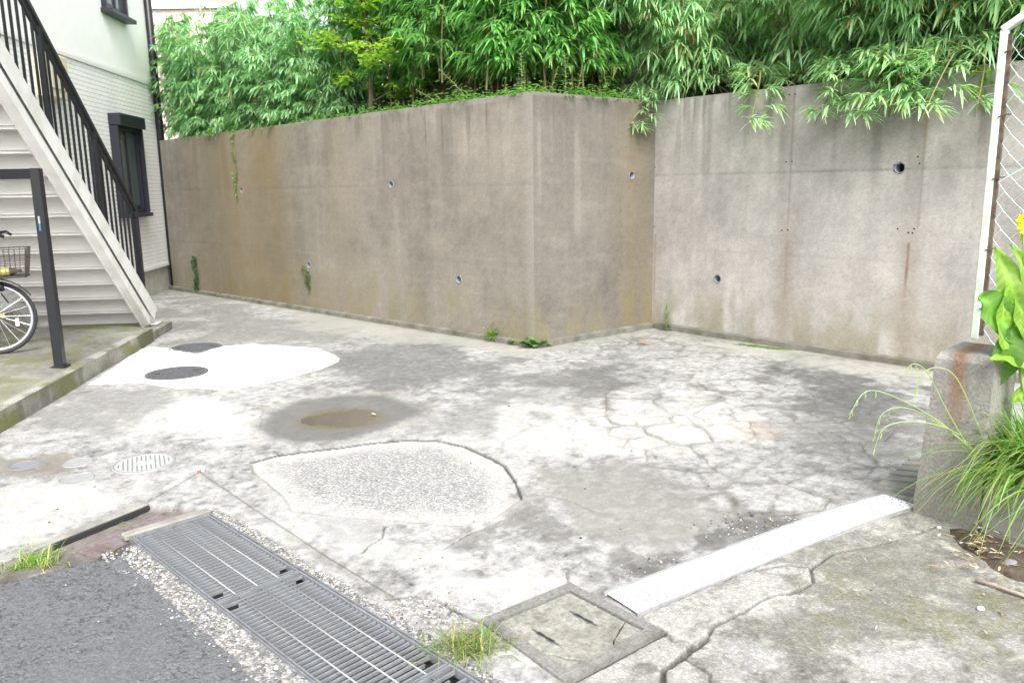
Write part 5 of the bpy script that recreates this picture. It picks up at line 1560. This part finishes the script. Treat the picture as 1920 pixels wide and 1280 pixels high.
pH = [bamboo_proto(60 + i, h, ln, .15, .019, (.34, .48, .27), .8, .05, .2, .24, .4, ar) for i, (h, ln, ar) in enumerate(((.38, .62, 1), (.5, .75, 1), (.3, .5, 1)))]
for u in (1205, 1218, 1228, 1240, 1252, 1395, 1500, 1575, 1590, 1604, 1618, 1630, 1640, 1648, 1655, 1663, 1672, 1684, 1696, 1708, 1722, 1736, 1750, 1764, 1778, 1792, 1806, 1818):
    s_ = wall_sz(u, 140, MI, RD, NR)[0]
    plant_copy(pH[rr.randrange(3)], 'bamboo_shoot', 'drooping bamboo shoot hanging over the top edge of the pale wall', 'bamboo', 'bamboo shoots drooping over the pale wall', wallpt(MI, RD, NR, s_ + rr.uniform(-.03, .03), rr.uniform(.30, .5), 2.46), ang(NR) + rr.uniform(-.7, .7), rr.uniform(.5, 1.15) if abs(u - 1652) > 22 else 1.15)
# yellow green maple-like tree
def tree_proto(seed, h, spread, ncl, leaf, col, layers=True):
    rr = random.Random(seed); mt = MB(); lf = LF()
    mt.tube([(0, 0, 0), (.04, .02, h * .4), (-.03, .05, h * .75), (0, 0, h)], [.035, .028, .018, .006], 8)
    limbs = []
    for k in range(11):
        t = .12 + .85 * k / 11; a = k * 2.4 + rr.uniform(-.3, .3)
        b_ = Vector((.02, .02, h * t)); L_ = spread * (1.1 - .6 * t) * rr.uniform(.7, 1.1)
        d = Vector((math.cos(a), math.sin(a), .35))
        tip = b_ + d * L_; md = b_ + d * L_ * .5 + Vector((0, 0, .05))
        ml = MB(); ml.tube([b_, md, tip], [.013, .008, .003], 6); limbs.append(ml)
        for i in range(ncl):
            f = rr.uniform(.25, 1.05); c_ = b_ + d * L_ * f + Vector((rr.gauss(0, .13), rr.gauss(0, .13), rr.gauss(0, .05)))
            cc = jit(rr, col, .2)
            for j in range(9):
                a2 = rr.uniform(0, 6.28); ld = Vector((math.cos(a2), math.sin(a2), rr.uniform(-.3, .15)))
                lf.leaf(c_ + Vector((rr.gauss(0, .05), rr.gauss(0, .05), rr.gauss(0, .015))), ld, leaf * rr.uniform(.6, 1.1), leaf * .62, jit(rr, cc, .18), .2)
    return mt, limbs, lf
def place_tree(name, label, cat, loc, args, group=None, sc=1):
    mt, limbs, lf = tree_proto(*args)
    t = thing(name, label, cat, loc, group); t.scale = (sc, sc, sc)
    me = mt.mesh('trunk'); me.materials.append(M['bark']); inst('trunk', me, t)
    for ml in limbs:
        me = ml.mesh('limb'); me.materials.append(M['bark']); inst('limb', me, t)
    inst('crown', lf.mesh('crown'), t)
    return t
su = wall_sz(640, 200, WL2, LD, NL)[0]
place_tree('maple_tree', 'young maple tree with layered yellow green leaves between the two bamboo thickets', 'tree', wallpt(WL2, LD, NL, su + .1, .36, 2.42), (61, 1.9, .85, 28, .085, (.30, .40, .07)))
place_tree('maple_tree', 'taller pale yellow green tree rising behind the layered maple', 'tree', wallpt(WL2, LD, NL, su - .9, 1.6, 2.6), (62, 2.5, .9, 15, .08, (.32, .42, .12)))
# thin sapling against the sky
su2 = wall_sz(455, 150, WL2, LD, NL)[0]
place_tree('sapling', 'thin sparse sapling standing against the white sky above the left bamboo', 'tree', wallpt(WL2, LD, NL, su2 + .4, 1.4, 2.5), (63, 2.6, .45, 3, .07, (.10, .17, .07)))
place_tree('shrub', 'pale leafy shrub in front of the pink brick house behind the thicket', 'shrub', wallpt(WL2, LD, NL, .9, 1.7, 2.5), (64, 1.9, .9, 12, .09, (.28, .40, .12)))

# weeds along the wall top
def spire(seed, h, col):
    rr = random.Random(seed); lf = LF(); mc = MB(); mc.tube([(0, 0, 0), (.01, 0, h * .5), (0, .02, h)], .004, 5)
    n = int(h / .012)
    for k in range(n):
        t = k / n; a = k * 2.4
        d = Vector((math.cos(a), math.sin(a), .5)); L_ = .10 * (1 - .7 * t) + .02
        lf.leaf(Vector((.01 * math.sin(t * 3), .02 * t, h * t)), d, L_ * rr.uniform(.7, 1.2), .018, jit(rr, col, .2), .3)
        if k % 2: lf.leaf(Vector((0, 0, h * t)), Matrix.Rotation(.6, 3, 'Z') @ d, L_ * .7, .014, jit(rr, col, .2), .3)
    me = mc.mesh('stem'); me.materials.append(M['culm']); return me, lf.mesh('foliage')
sp1 = spire(71, .42, (.28, .35, .22)); sp2 = spire(72, .30, (.20, .27, .13))
def on_wall(u, P, D, N, back, z_=2.475):
    s_ = wall_sz(u, 200, P, D, N)[0]; return wallpt(P, D, N, s_, back, z_)
spl = [(965, WL2, LD, NL, .10, sp1, 0, 'tall grey green mugwort spire on the wall just left of the corner'), (1072, CO, MD, NM, .10, sp1, 0, 'tall grey green mugwort spire above the short wall face'), (1146, CO, MD, NM, .10, sp2, 0, 'shorter dark mugwort near the inner corner of the wall'),
       (1040, CO, MD, NM, .10, sp2, .35, 'small mugwort leaning over the coping right of the corner'), (868, WL2, LD, NL, .10, sp1, -.75, 'long mugwort stem leaning left above the wall'), (812, WL2, LD, NL, .10, sp2, -1.0, 'mugwort lying low along the coping of the brown wall'), (1092, CO, MD, NM, .10, sp2, .2, 'small pale weed sprouting from the coping above the weep hole side')]
for u, P_, D_, N_, bk_, pr, tilt, lab in spl:
    o = plant_copy(pr, 'mugwort', lab, 'weed', 'weeds along the wall top', on_wall(u, P_, D_, N_, bk_), 0, rr.uniform(.9, 1.1), ('stem', 'foliage'))
    o.rotation_euler = (0, tilt, rr.uniform(-.3, .3))
def tuft(seed, r, h, n, leafl, leafw, col, upb=.8, droop=.4, dry=0):
    rr = random.Random(seed); lf = LF()
    for i in range(n):
        a = rr.uniform(0, 6.28); d = Vector((math.cos(a), math.sin(a), rr.uniform(.2, 1.4) * upb))
        c_ = Vector((rr.gauss(0, r * .4), rr.gauss(0, r * .4), abs(rr.gauss(0, h * .4))))
        lf.leaf(c_, d, leafl * rr.uniform(.5, 1.1), leafw * rr.uniform(.7, 1.2), jit(rr, col, .3, dry), droop)
    return lf.mesh('foliage')
under = [tuft(80 + i, .22, .16, 130, .07, .026, (.16, .30, .08), .7, .35, .06) for i in range(3)]
def weed(me, name, label, cat, loc, sc=1.0, group=None, rz=0):
    o = bpy.data.objects.new(name, me); COL.objects.link(o); o.location = loc; o.scale = (sc, sc, sc); o.rotation_euler = (0, 0, rz)
    return setp(o, label, cat, group)
def cover(name, items):
    Vs, Fs, Cs = [], [], []; n0 = 0
    for me, loc, sc, rz in items:
        n = len(me.vertices); co = np.empty(n * 3, np.float32); me.vertices.foreach_get('co', co); co = co.reshape(-1, 3) * sc
        ca_, sa_ = math.cos(rz), math.sin(rz); co = np.stack([co[:, 0] * ca_ - co[:, 1] * sa_ + loc.x, co[:, 0] * sa_ + co[:, 1] * ca_ + loc.y, co[:, 2] + loc.z], 1)
        cc = np.empty(n * 4, np.float32); me.attributes['Col'].data.foreach_get('color', cc)
        ff = np.empty(len(me.polygons) * 3, np.int32); me.polygons.foreach_get('vertices', ff)
        Vs.append(co); Cs.append(cc.reshape(-1, 4)); Fs.append(ff.reshape(-1, 3) + n0); n0 += n
    return setp(link_mesh(name, np_mesh(name, np.concatenate(Vs), np.concatenate(Fs), {'Col': ('FLOAT_COLOR', np.concatenate(Cs))}), M['leaf']), kind='stuff')
cov = []
for i in range(34):
    f = i / 34
    s_ = LLEN * (.25 + .75 * f)
    cov.append((under[i % 3], wallpt(WL2, LD, NL, s_, rr.uniform(.10, .24), 2.385 + .08 * f), rr.uniform(.6, 1.15), rr.uniform(0, 6)))
for i in range(12):
    cov.append((under[i % 3], wallpt(CO, MD, NM, MLEN * i / 12, rr.uniform(.10, .24), 2.46), rr.uniform(.6, 1.1), rr.uniform(0, 6)))
for i in range(14):
    cov.append((under[i % 3], wallpt(MI, RD, NR, .2 + i * .3, rr.uniform(.35, .7), 2.44), rr.uniform(.5, .9), rr.uniform(0, 6)))
cover('weed_cover', cov)

# ivy strands hanging on the wall
def strand(seed, L_, n, leaf, col, width=.05):
    rr = random.Random(seed); lf = LF(); mc = MB(); pts = []
    for i in range(9): pts.append(Vector((.02 * math.sin(i * 1.3 + seed), 0, -L_ * i / 8)))
    mc.tube(pts, .003, 4, False)
    for i in range(n):
        t = rr.random(); p = pts[min(7, int(t * 8))].lerp(pts[min(7, int(t * 8)) + 1], t * 8 - min(7, int(t * 8)))
        a = rr.uniform(0, 6.28)
        lf.leaf(p + Vector((rr.gauss(0, width) * (1 - .6 * t), -rr.uniform(.004, .03), rr.gauss(0, .01))), Vector((math.cos(a), -.5, math.sin(a) - .3)), leaf * rr.uniform(.6, 1.2), leaf * .8, jit(rr, col, .25), .2, Vector((0, -1, 0)))
    me = mc.mesh('stem'); me.materials.append(M['culm']); return me, lf.mesh('foliage')
def hang(pr, u, v, P_, D_, N_, label, name='ivy_vine', cat='vine', sc=1.0):
    s_, z_ = wall_sz(u, v, P_, D_, N_); p = P_ + D_ * s_ + N_ * .012
    return plant_copy(pr, name, label, cat, None, Vector((p.x, p.y, z_)), ang(D_), sc, ('stem', 'foliage'))
hang(strand(90, .95, 70, .042, (.16, .27, .07), .028), 438, 242, WL2, LD, NL, 'thin ivy vine hanging down the stained left part of the brown wall')
hang(strand(91, .55, 90, .055, (.06, .14, .06), .06), 368, 480, WL2, LD, NL, 'green creeper growing out of the lowest weep hole near the downpipe', 'creeper')
hang(strand(92, .26, 32, .05, (.08, .14, .05), .035), 579, 500, WL2, LD, NL, 'small creeper hanging from the middle weep hole', 'creeper')
hang(strand(93, .42, 34, .075, (.13, .24, .03), .08), 1850, 126, MI, RD, NR, 'bright green ivy hanging over the pale wall beside the fence post', sc=.75)
# small weeds at the wall foot
br = (.20, .36, .04)
wl_ = [tuft(95, .07, .07, 46, .08, .04, br, .8, .3), tuft(96, .09, .12, 160, .13, .012, (.20, .32, .05), 1.3, .4), tuft(97, .10, .06, 60, .12, .045, (.17, .30, .09), .7, .3)]
def foot(u, v, me, label, sc, name='weed'):
    p = G(u, v); weed(me, name, label, 'weed', Vector((p.x, p.y, .0)), sc)
foot(419, 556, wl_[0], 'bright green weed at the wall foot nearest the downpipe', 1.1)
foot(459, 561, wl_[0], 'tiny bright weed at the wall foot, second from the downpipe', .8)
foot(497, 569, wl_[0], 'tiny bright weed at the wall foot, third from the downpipe', .8)
foot(636, 592, wl_[0], 'single tiny sprout at the foot of the brown wall', .35)
foot(926, 638, wl_[1], 'round tuft of fine yellow green leaves left of the wall corner', 1.0, 'fern_tuft')
foot(1003, 650, wl_[2], 'broad leaved pale weed at the foot of the wall corner', 1.25)
foot(965, 645, wl_[2], 'low flat weed between the fern tuft and the wall corner', .6)
p = G(1249, 620)
plant_copy(spire(98, .30, (.08, .20, .05)), 'upright_weed', 'single upright dark green weed in the inner corner of the walls', 'weed', None, Vector((p.x, p.y, 0)), 0, 1.0, ('stem', 'foliage'))
lf = LF(); r5 = random.Random(44)
for i in range(220):
    f = r5.random(); p = lerp(G(1385, 646), G(1480, 656), f) + Vector((r5.gauss(0, .03), r5.gauss(0, .03), .0)); a = r5.uniform(0, 6.28)
    lf.leaf(p, Vector((math.cos(a), math.sin(a), .5)), .03, .014, jit(r5, (.17, .26, .05), .3), .3)
setp(link_mesh('ground_cover', lf.mesh('ground_cover'), None), kind='stuff')

# grass tufts in the foreground
def grass(seed, n, L_, r, cols, lean=Vector((0, 0, 0)), w_=.005):
    rr = random.Random(seed); lf = LF()
    for i in range(n):
        a = rr.uniform(0, 6.28); b_ = Vector((rr.gauss(0, r), rr.gauss(0, r) * .7, 0)); l = L_ * rr.uniform(.45, 1.15)
        d = Vector((math.cos(a), math.sin(a), rr.uniform(.5, 2.2))).normalized() + lean * rr.uniform(.5, 1)
        d.normalize(); col = jit(rr, rr.choice(cols), .2); g = rr.uniform(.3, .9)
        pts = [b_ + d * l * t + Vector((0, 0, -g * l * t * t)) for t in np.linspace(0, 1, 6)]
        for p in pts: p.z = max(p.z, .002)
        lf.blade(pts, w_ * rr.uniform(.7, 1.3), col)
    return lf.mesh('blades', 'blade')
GCOL = [(.22, .36, .08), (.28, .40, .11), (.16, .29, .06), (.44, .37, .18)]
p = G(880, 1215); weed(grass(110, 260, .17, .06, GCOL + [(.45, .38, .2), (.40, .36, .17), (.30, .38, .12)], w_=.004), 'grass_tuft', 'yellow green grass tuft growing between the drain grating and the concrete pit', 'grass tuft', Vector((p.x, p.y, -.005)), 1)
p = G(62, 1040); weed(grass(111, 200, .15, .05, GCOL, w_=.0045), 'grass_tuft', 'grass tuft in the gutter at the left picture edge', 'grass tuft', Vector((p.x, p.y, -.04)), 1)
p = G(15, 1048); weed(grass(112, 70, .10, .05, GCOL, w_=.004), 'grass_tuft', 'short grass sprigs left of the gutter grass tuft', 'grass tuft', Vector((p.x, p.y, -.04)), .8)
p = G(228, 966); weed(grass(113, 16, .05, .02, GCOL[:2], w_=.004), 'grass_sprout', 'tiny green sprout below the slab lip over the gutter', 'grass tuft', Vector((p.x, p.y, -.04)), 1)

# big grass clump hanging over the planter
gc = pq(.40, .16, .24)
gt_ = thing('grass_clump', 'long arching grass clump with seed stalks spilling over the planter wall', 'grass', gc)
lf = LF(); r6 = random.Random(120)
for i in range(1050):
    s_ = r6.uniform(-.06, .55) if i % 3 else r6.uniform(-.06, .2); o = r6.uniform(-.10, .22)
    b_ = PD * s_ + PNb * o + Vector((0, 0, r6.uniform(-.02, .08)))
    a = r6.gauss(0, .9)
    d = (-PNb * math.cos(a) - PD * (math.sin(a) * .8 + .35) + Vector((0, 0, r6.uniform(.6, 3.0)))).normalized()
    l = r6.uniform(.30, .80); g = r6.uniform(.35, 1.1)
    pts = [b_ + d * l * t + Vector((0, 0, -g * l * t * t)) for t in np.linspace(0, 1, 8)]
    for p in pts: p.z = max(p.z, -gc.z + .01)
    lf.blade(pts, r6.uniform(.006, .011), jit(r6, r6.choice([(.24, .40, .09), (.30, .46, .13), (.17, .32, .07), (.36, .48, .17), (.45, .42, .2)]), .2, .03))
for i in range(800):
    s_ = r6.uniform(-.02, .5); o = r6.uniform(-.04, .2); b_ = PD * s_ + PNb * o
    d = Vector((r6.uniform(-.8, .3), r6.uniform(-.5, .2), r6.uniform(.9, 2.2))).normalized(); l = r6.uniform(.24, .56); g = r6.uniform(.15, .6)
    side_d = Vector((d.x, d.y, 0)) * 1.3
    pts = [b_ + d * l * t + (side_d - Vector((0, 0, g))) * (l * t * t * .6) for t in np.linspace(0, 1, 8)]
    lf.blade(pts, r6.uniform(.007, .012), jit(r6, r6.choice([(.24, .42, .09), (.30, .48, .13), (.18, .34, .07)]), .2, .02))
inst('blades', lf.mesh('blades', 'blade'), gt_)
def stalk(pts, heads):
    pts = [Vector(p) - gc for p in pts]; lf = LF(); mc = MB()
    # smooth
    out = []
    for i in range(len(pts) - 1):
        p0_, p1_, p2_, p3_ = pts[max(i - 1, 0)], pts[i], pts[i + 1], pts[min(i + 2, len(pts) - 1)]
        for t in np.linspace(0, 1, 6)[:-1]:
            out.append(.5 * ((2 * p1_) + (-p0_ + p2_) * t + (2 * p0_ - 5 * p1_ + 4 * p2_ - p3_) * t * t + (-p0_ + 3 * p1_ - 3 * p2_ + p3_) * t ** 3))
    out.append(pts[-1])
    mc.tube(out, [.0028 * (1 - .7 * i / len(out)) + .0006 for i in range(len(out))], 4, False)
    me = mc.mesh('stalk'); me.materials.append(M['stalk']); o = inst('stalk', me, gt_)
    for k in range(heads):
        i = len(out) - 1 - int(k * len(out) * .45 / max(heads, 1)); p = out[i]
        for j in range(3):
            lf.leaf(p + Vector((0, 0, -.010 * j)), Vector((r6.uniform(-.9, .3), r6.uniform(-.3, .3), -.8)), .018, .0045, (.30, .38, .14), 0, Vector((0, -1, 0)))
    inst('seed_head', lf.mesh('seed_head', 'blade'), o)
M['stalk'] = mat('grass stalk', (.24, .34, .12), .5)
yb = gc.y
for pts, hd in (([(1830, 850, yb), (1760, 790, yb), (1680, 745, yb - .05), (1625, 733, yb - .1), (1596, 772, yb - .12)], 5), ([(1830, 850, yb), (1770, 800, yb), (1700, 765, yb), (1655, 775, yb), (1640, 815, yb)], 4),
                ([(1810, 830, yb), (1770, 760, yb), (1740, 700, yb), (1716, 682, yb), (1700, 690, yb)], 3), ([(1850, 840, yb), (1800, 720, yb), (1765, 690, yb), (1730, 700, yb), (1715, 745, yb)], 4),
                ([(1840, 860, yb), (1790, 810, yb), (1720, 790, yb - .1), (1660, 800, yb - .15), (1640, 840, yb - .15)], 2), ([(1880, 860, yb - .1), (1890, 940, yb - .2), (1893, 1010, yb - .22), (1890, 1045, yb - .22)], 6)):
    stalk([A(u, v, y_) for u, v, y_ in pts], hd)

# canna with broad leaves and a yellow flower
cb = pq(.44, .26, .26)
ca = thing('canna_plant', 'canna with broad glossy green leaves and a yellow flower in the planter', 'plant', cb)
def paddle(a, mid, b_, width, col, twist=Vector((0, -1, .3))):
    width *= 1.3
    """leaf along a quadratic curve a-mid-b"""
    lf = LF(); a, mid, b_ = [Vector(p) - cb for p in (a, mid, b_)]
    n = 36; cols = 6
    rows = []
    for i in range(n + 1):
        t = i / n
        p = a * (1 - t) ** 2 + mid * 2 * t * (1 - t) + b_ * t * t
        tg = ((mid - a) * (1 - t) + (b_ - mid) * t).normalized()
        sd = tg.cross(twist).normalized(); n_ = sd.cross(tg)
        wv = width * (math.sin(math.pi * min(1, t * .93 + .05)) ** .8) * (1 - .35 * t) if t < 1 else 0
        row = []
        for k in range(-cols // 2, cols // 2 + 1):
            f = k / (cols / 2)
            row.append(p + sd * wv * .5 * f + n_ * (abs(f) ** 1.2 * wv * .16 + .006 * math.sin(t * 14 + f * 3)))
        rows.append(row)
    for i, row in enumerate(rows):
        for k, p in enumerate(row):
            lf.V.append(p); kk = abs(k - cols // 2); mf = 1.35 if kk == 0 else (1.0 + .13 * math.sin((i - kk * 2.5) * 1.9) - .05 * kk + r6.uniform(-.05, .05))
            lf.C.append(tuple(c * mf for c in col))
    m_ = cols + 1
    for i in range(n):
        for k in range(cols):
            q = (i * m_ + k, i * m_ + k + 1, (i + 1) * m_ + k + 1, (i + 1) * m_ + k); lf.F += [(q[0], q[1], q[2]), (q[0], q[2], q[3])]
    me = lf.mesh('leaf', 'canna'); me.polygons.foreach_set('use_smooth', np.ones(len(me.polygons), bool))
    return inst('leaf', me, ca)
yc = cb.y
def AA(u, v, dy=0): return A(u, v, yc + dy)
lg = (.22, .38, .05); dg = (.12, .25, .045); pg = (.22, .36, .07)
paddle(AA(1905, 640), AA(1840, 545), AA(1836, 562, -.05), .13, dg, Vector((0, -1, .1)))
paddle(AA(1885, 655), AA(1872, 590), AA(1893, 530, -.03), .10, lg, Vector((.3, -1, .2)))
paddle(AA(1912, 620), AA(1900, 540), AA(1866, 462), .12, pg, Vector((-.2, -1, .2)))
paddle(AA(1868, 720, .02), AA(1885, 650), AA(1925, 590), .13, dg, Vector((0, -1, .4)))
paddle(AA(1930, 700), AA(1890, 672, -.05), AA(1856, 672, -.10), .07, lg, Vector((0, -.5, 1)))
paddle(AA(1935, 640), AA(1915, 590), AA(1905, 545), .11, lg, Vector((.2, -1, 0)))
paddle(AA(1960, 620), AA(1940, 520), AA(1895, 458), .10, pg, Vector((0, -1, .4)))
paddle(AA(1945, 760), AA(1915, 725), AA(1896, 755), .08, lg, Vector((0, -1, .3)))
paddle(AA(1960, 720), AA(1990, 600), AA(1985, 500), .14, lg, Vector((0, -1, .2)))
mc = MB(); mc.tube([cb - cb, AA(1915, 700) - cb, AA(1925, 560) - cb, AA(1918, 430) - cb], [.014, .012, .008, .006], 8); me = mc.mesh('stem'); me.materials.append(M['stalk']); inst('stem', me, ca)
lf = LF(); fc = AA(1922, 412) - cb
for i in range(9):
    a = i * .7 + r6.uniform(-.2, .2); tilt = r6.uniform(-.7, .2); L0 = r6.uniform(.05, .075)
    d = Vector((math.cos(a), tilt, math.sin(a) * .9 + .3)).normalized(); sd = d.cross(Vector((.2, -1, .1))).normalized(); n_ = sd.cross(d)
    n0 = len(lf.V)
    for r_ in range(7):
        t = r_ / 6; wv = .042 * math.sin(math.pi * (.12 + .82 * t)) ** .7
        for f in (-1, -.5, 0, .5, 1):
            lf.V.append(fc + d * L0 * t + sd * wv * .5 * f + n_ * (.012 * f * f + .006 * math.sin(9 * t + 4 * f)) + Vector((0, 0, -.03 * t * t)))
            lf.C.append((.80 - .1 * t, .60 - .05 * t + .04 * f, .03))
    for r_ in range(6):
        for k in range(4):
            q = (n0 + r_ * 5 + k, n0 + r_ * 5 + k + 1, n0 + r_ * 5 + k + 6, n0 + r_ * 5 + k + 5); lf.F += [(q[0], q[1], q[2]), (q[0], q[2], q[3])]
inst('flower', lf.mesh('flower', 'canna'), ca)

# ------------------------------------------------------------------ litter, twig, gravel crumbs
p = G(1850, 1040)
def soilmound():
    n1, n2 = 40, 24; V = []
    poly = GP([(1770, 985), (1850, 1000), (1960, 1040), (1980, 1110), (1890, 1085), (1830, 1050), (1790, 1020)])
    xs = np.linspace(min(q[0] for q in poly) - .02, max(q[0] for q in poly) + .02, n1); yy = np.linspace(min(q[1] for q in poly) - .02, max(q[1] for q in poly) + .02, n2)
    X, Y = np.meshgrid(xs, yy); X = X.ravel(); Y = Y.ravel()
    d = sdf(X + .05 * (fbm(X * 14, Y * 14, 600) - .5), Y + .05 * (fbm(X * 14, Y * 14, 601) - .5), poly)
    Z = -.02 + .05 * sstep(.02, -.07, d) + .015 * (fbm(X * 25, Y * 25, 602) - .5)
    idx = np.arange(len(X)).reshape(n2, n1); q = np.stack([idx[:-1, :-1], idx[:-1, 1:], idx[1:, 1:], idx[1:, :-1]], -1).reshape(-1, 4)
    return setp(link_mesh('soil_patch', np_mesh('soil_patch', np.stack([X, Y, Z], 1), q), M['soil'], None, True), kind='structure')
soilmound()
lf = LF(); r7 = random.Random(130)
for i in range(190):
    if i < 130: q_ = A(0, 0, 1); u, v = r7.gauss(1850, 45), r7.gauss(1035, 26); zz_ = .03
    elif i < 148: u, v = r7.uniform(1480, 1900), r7.uniform(1000, 1230); zz_ = .006
    else: u, v = r7.uniform(350, 1650), r7.uniform(640, 1050); zz_ = .008
    q_ = G(u, v); a = r7.uniform(0, 6.28)
    if inside(np.array([q_.x]), np.array([q_.y]), PLATP)[0]: continue
    big_ = 1.0 if i < 130 else .6
    lf.leaf(Vector((q_.x, q_.y, zz_ + r7.uniform(0, .006))), Vector((math.cos(a), math.sin(a), r7.uniform(0, .25))), r7.uniform(.02, .06) * big_, r7.uniform(.006, .014) * big_, r7.choice([(.30, .20, .11), (.20, .13, .08), (.12, .08, .05), (.42, .33, .2), (.5, .46, .36)]), .1)
me = lf.mesh('leaf_litter', 'litter'); setp(link_mesh('leaf_litter', me, None), kind='stuff')
lf = LF()
q_ = G(1200, 646); lf.leaf(Vector((q_.x, q_.y, .015)), Vector((1, .3, .2)), .11, .05, (.42, .13, .05), .1); lf.leaf(Vector((q_.x + .02, q_.y, .012)), Vector((-.6, .8, .1)), .08, .04, (.38, .14, .06), .1)
o = link_mesh('dry_leaf', lf.mesh('dry_leaf', 'litter'), None); setp(o, 'single red brown dry leaf on the concrete below the inner wall corner', 'leaf')
lf = LF(); q_ = G(700, 776); lf.leaf(Vector((q_.x - .02, q_.y + .02, .0)), Vector((.6, -.8, .1)), .08, .02, (.75, .72, .6), .0)
o = link_mesh('dry_leaf', lf.mesh('dry_leaf', 'litter'), None); setp(o, 'pale leaf floating at the right edge of the brown puddle', 'leaf')
a, b_ = G(1828, 1087, .012), G(1935, 1120, .016)
tw = thing('twig', 'grey broken twig lying on the mossy driveway at the right picture edge', 'twig', a)
m_ = MB(); m_.tube([a, a.lerp(b_, .35) + Vector((0, .004, .004)), a.lerp(b_, .7), b_], [.006, .008, .0075, .009], 7); m_.tube([a.lerp(b_, .6), a.lerp(b_, .75) + Vector((.01, .03, .01))], .003, 5); m_.build('stick', mat('dry twig', (.28, .23, .19), .85, nscale=60, namt=.3, bump=.3), tw, True)
pts = []
for _ in range(90): q_ = G(r7.gauss(1420, 55), r7.gauss(985, 14)); pts.append((q_.x, q_.y))
for _ in range(70): q_ = G(r7.gauss(800, 35), r7.gauss(1150, 18)); pts.append((q_.x, q_.y))
for _ in range(110): q_ = G(r7.uniform(30, 1800), r7.uniform(760, 1200)); pts.append((q_.x, q_.y))
for _ in range(60): q_ = G(r7.uniform(1160, 1300), 1100 - r7.uniform(0, 1) * 60); pts.append((q_.x, q_.y))
pts = [p for p in pts if not inside(np.array([p[0]]), np.array([p[1]]), GRATE)[0]]
pebbles('grit', '', pts, .003, .007, .003, 9)
stn = [(1760, 990, .009, 'white pebble on the driveway below the pillar'), (1838, 1143, .012, 'pale stone chip on the mossy driveway'), (1895, 1064, .03, 'grey rounded stone in the leaf litter at the right edge')]
for u, v, r, lab in stn:
    q_ = G(u, v); bm = bmesh.new(); bmesh.ops.create_icosphere(bm, subdivisions=2, radius=r)
    for vv in bm.verts: vv.co = Vector((vv.co.x * 1.2, vv.co.y, vv.co.z * .7)) * (1 + .1 * math.sin(vv.co.x * 300 + vv.co.y * 200))
    me = bpy.data.meshes.new('stone'); bm.to_mesh(me); bm.free(); me.materials.append(M['whitepl'] if r < .02 else M['pvc'])
    o = link_mesh('stone', me, None, None, True); o.location = (q_.x, q_.y, r * .6); setp(o, lab, 'stone')

# ------------------------------------------------------------------ far brick house
def brick_mat():
    m = mat('pale pink brick', (.6, .5, .46), .9); t = m.node_tree
    tc = t.nodes.new('ShaderNodeTexCoord'); mp = t.nodes.new('ShaderNodeMapping'); mp.inputs['Rotation'].default_value = (math.radians(90), 0, 0)
    br_ = t.nodes.new('ShaderNodeTexBrick'); br_.inputs['Scale'].default_value = 1.0
    br_.inputs['Brick Width'].default_value = .24; br_.inputs['Row Height'].default_value = .085; br_.inputs['Mortar Size'].default_value = .012
    br_.inputs['Color1'].default_value = (.62, .47, .42, 1); br_.inputs['Color2'].default_value = (.54, .41, .37, 1); br_.inputs['Mortar'].default_value = (.72, .68, .64, 1)
    t.links.new(tc.outputs['Object'], mp.inputs[0]); t.links.new(mp.outputs[0], br_.inputs['Vector']); t.links.new(br_.outputs['Color'], t.nodes['Principled BSDF'].inputs['Base Color'])
    return m
M['pinkbrick'] = brick_mat()
yh = 24.0
h0, h1 = A(318, 18, yh), A(442, 28, yh)
bh = thing('brick_house', 'pale pink brick house far behind the left bamboo thicket', 'house', (h0.x - 1.5, yh, 0))
m_ = MB(); m_.box(((h0.x - 4 + h1.x) / 2, yh + 3, (h0.z + 0) / 2), (h1.x - h0.x + 4, 6, h0.z)); m_.build('wall', M['pinkbrick'], bh)
m_ = MB(); m_.box(((h0.x - 4 + h1.x) / 2, yh + 3, h0.z + .06), (h1.x - h0.x + 4.2, 6.2, .12)); m_.build('parapet', M['trim'], bh)
m_ = MB(); m_.box((h0.x - 2.1, yh + 3.1, h0.z + .8), (3.9, 5.6, 1.36)); m_.build('upper_block', M['pinkbrick'], bh)
print('objects', len(bpy.data.objects), 'ground verts', len(FX))
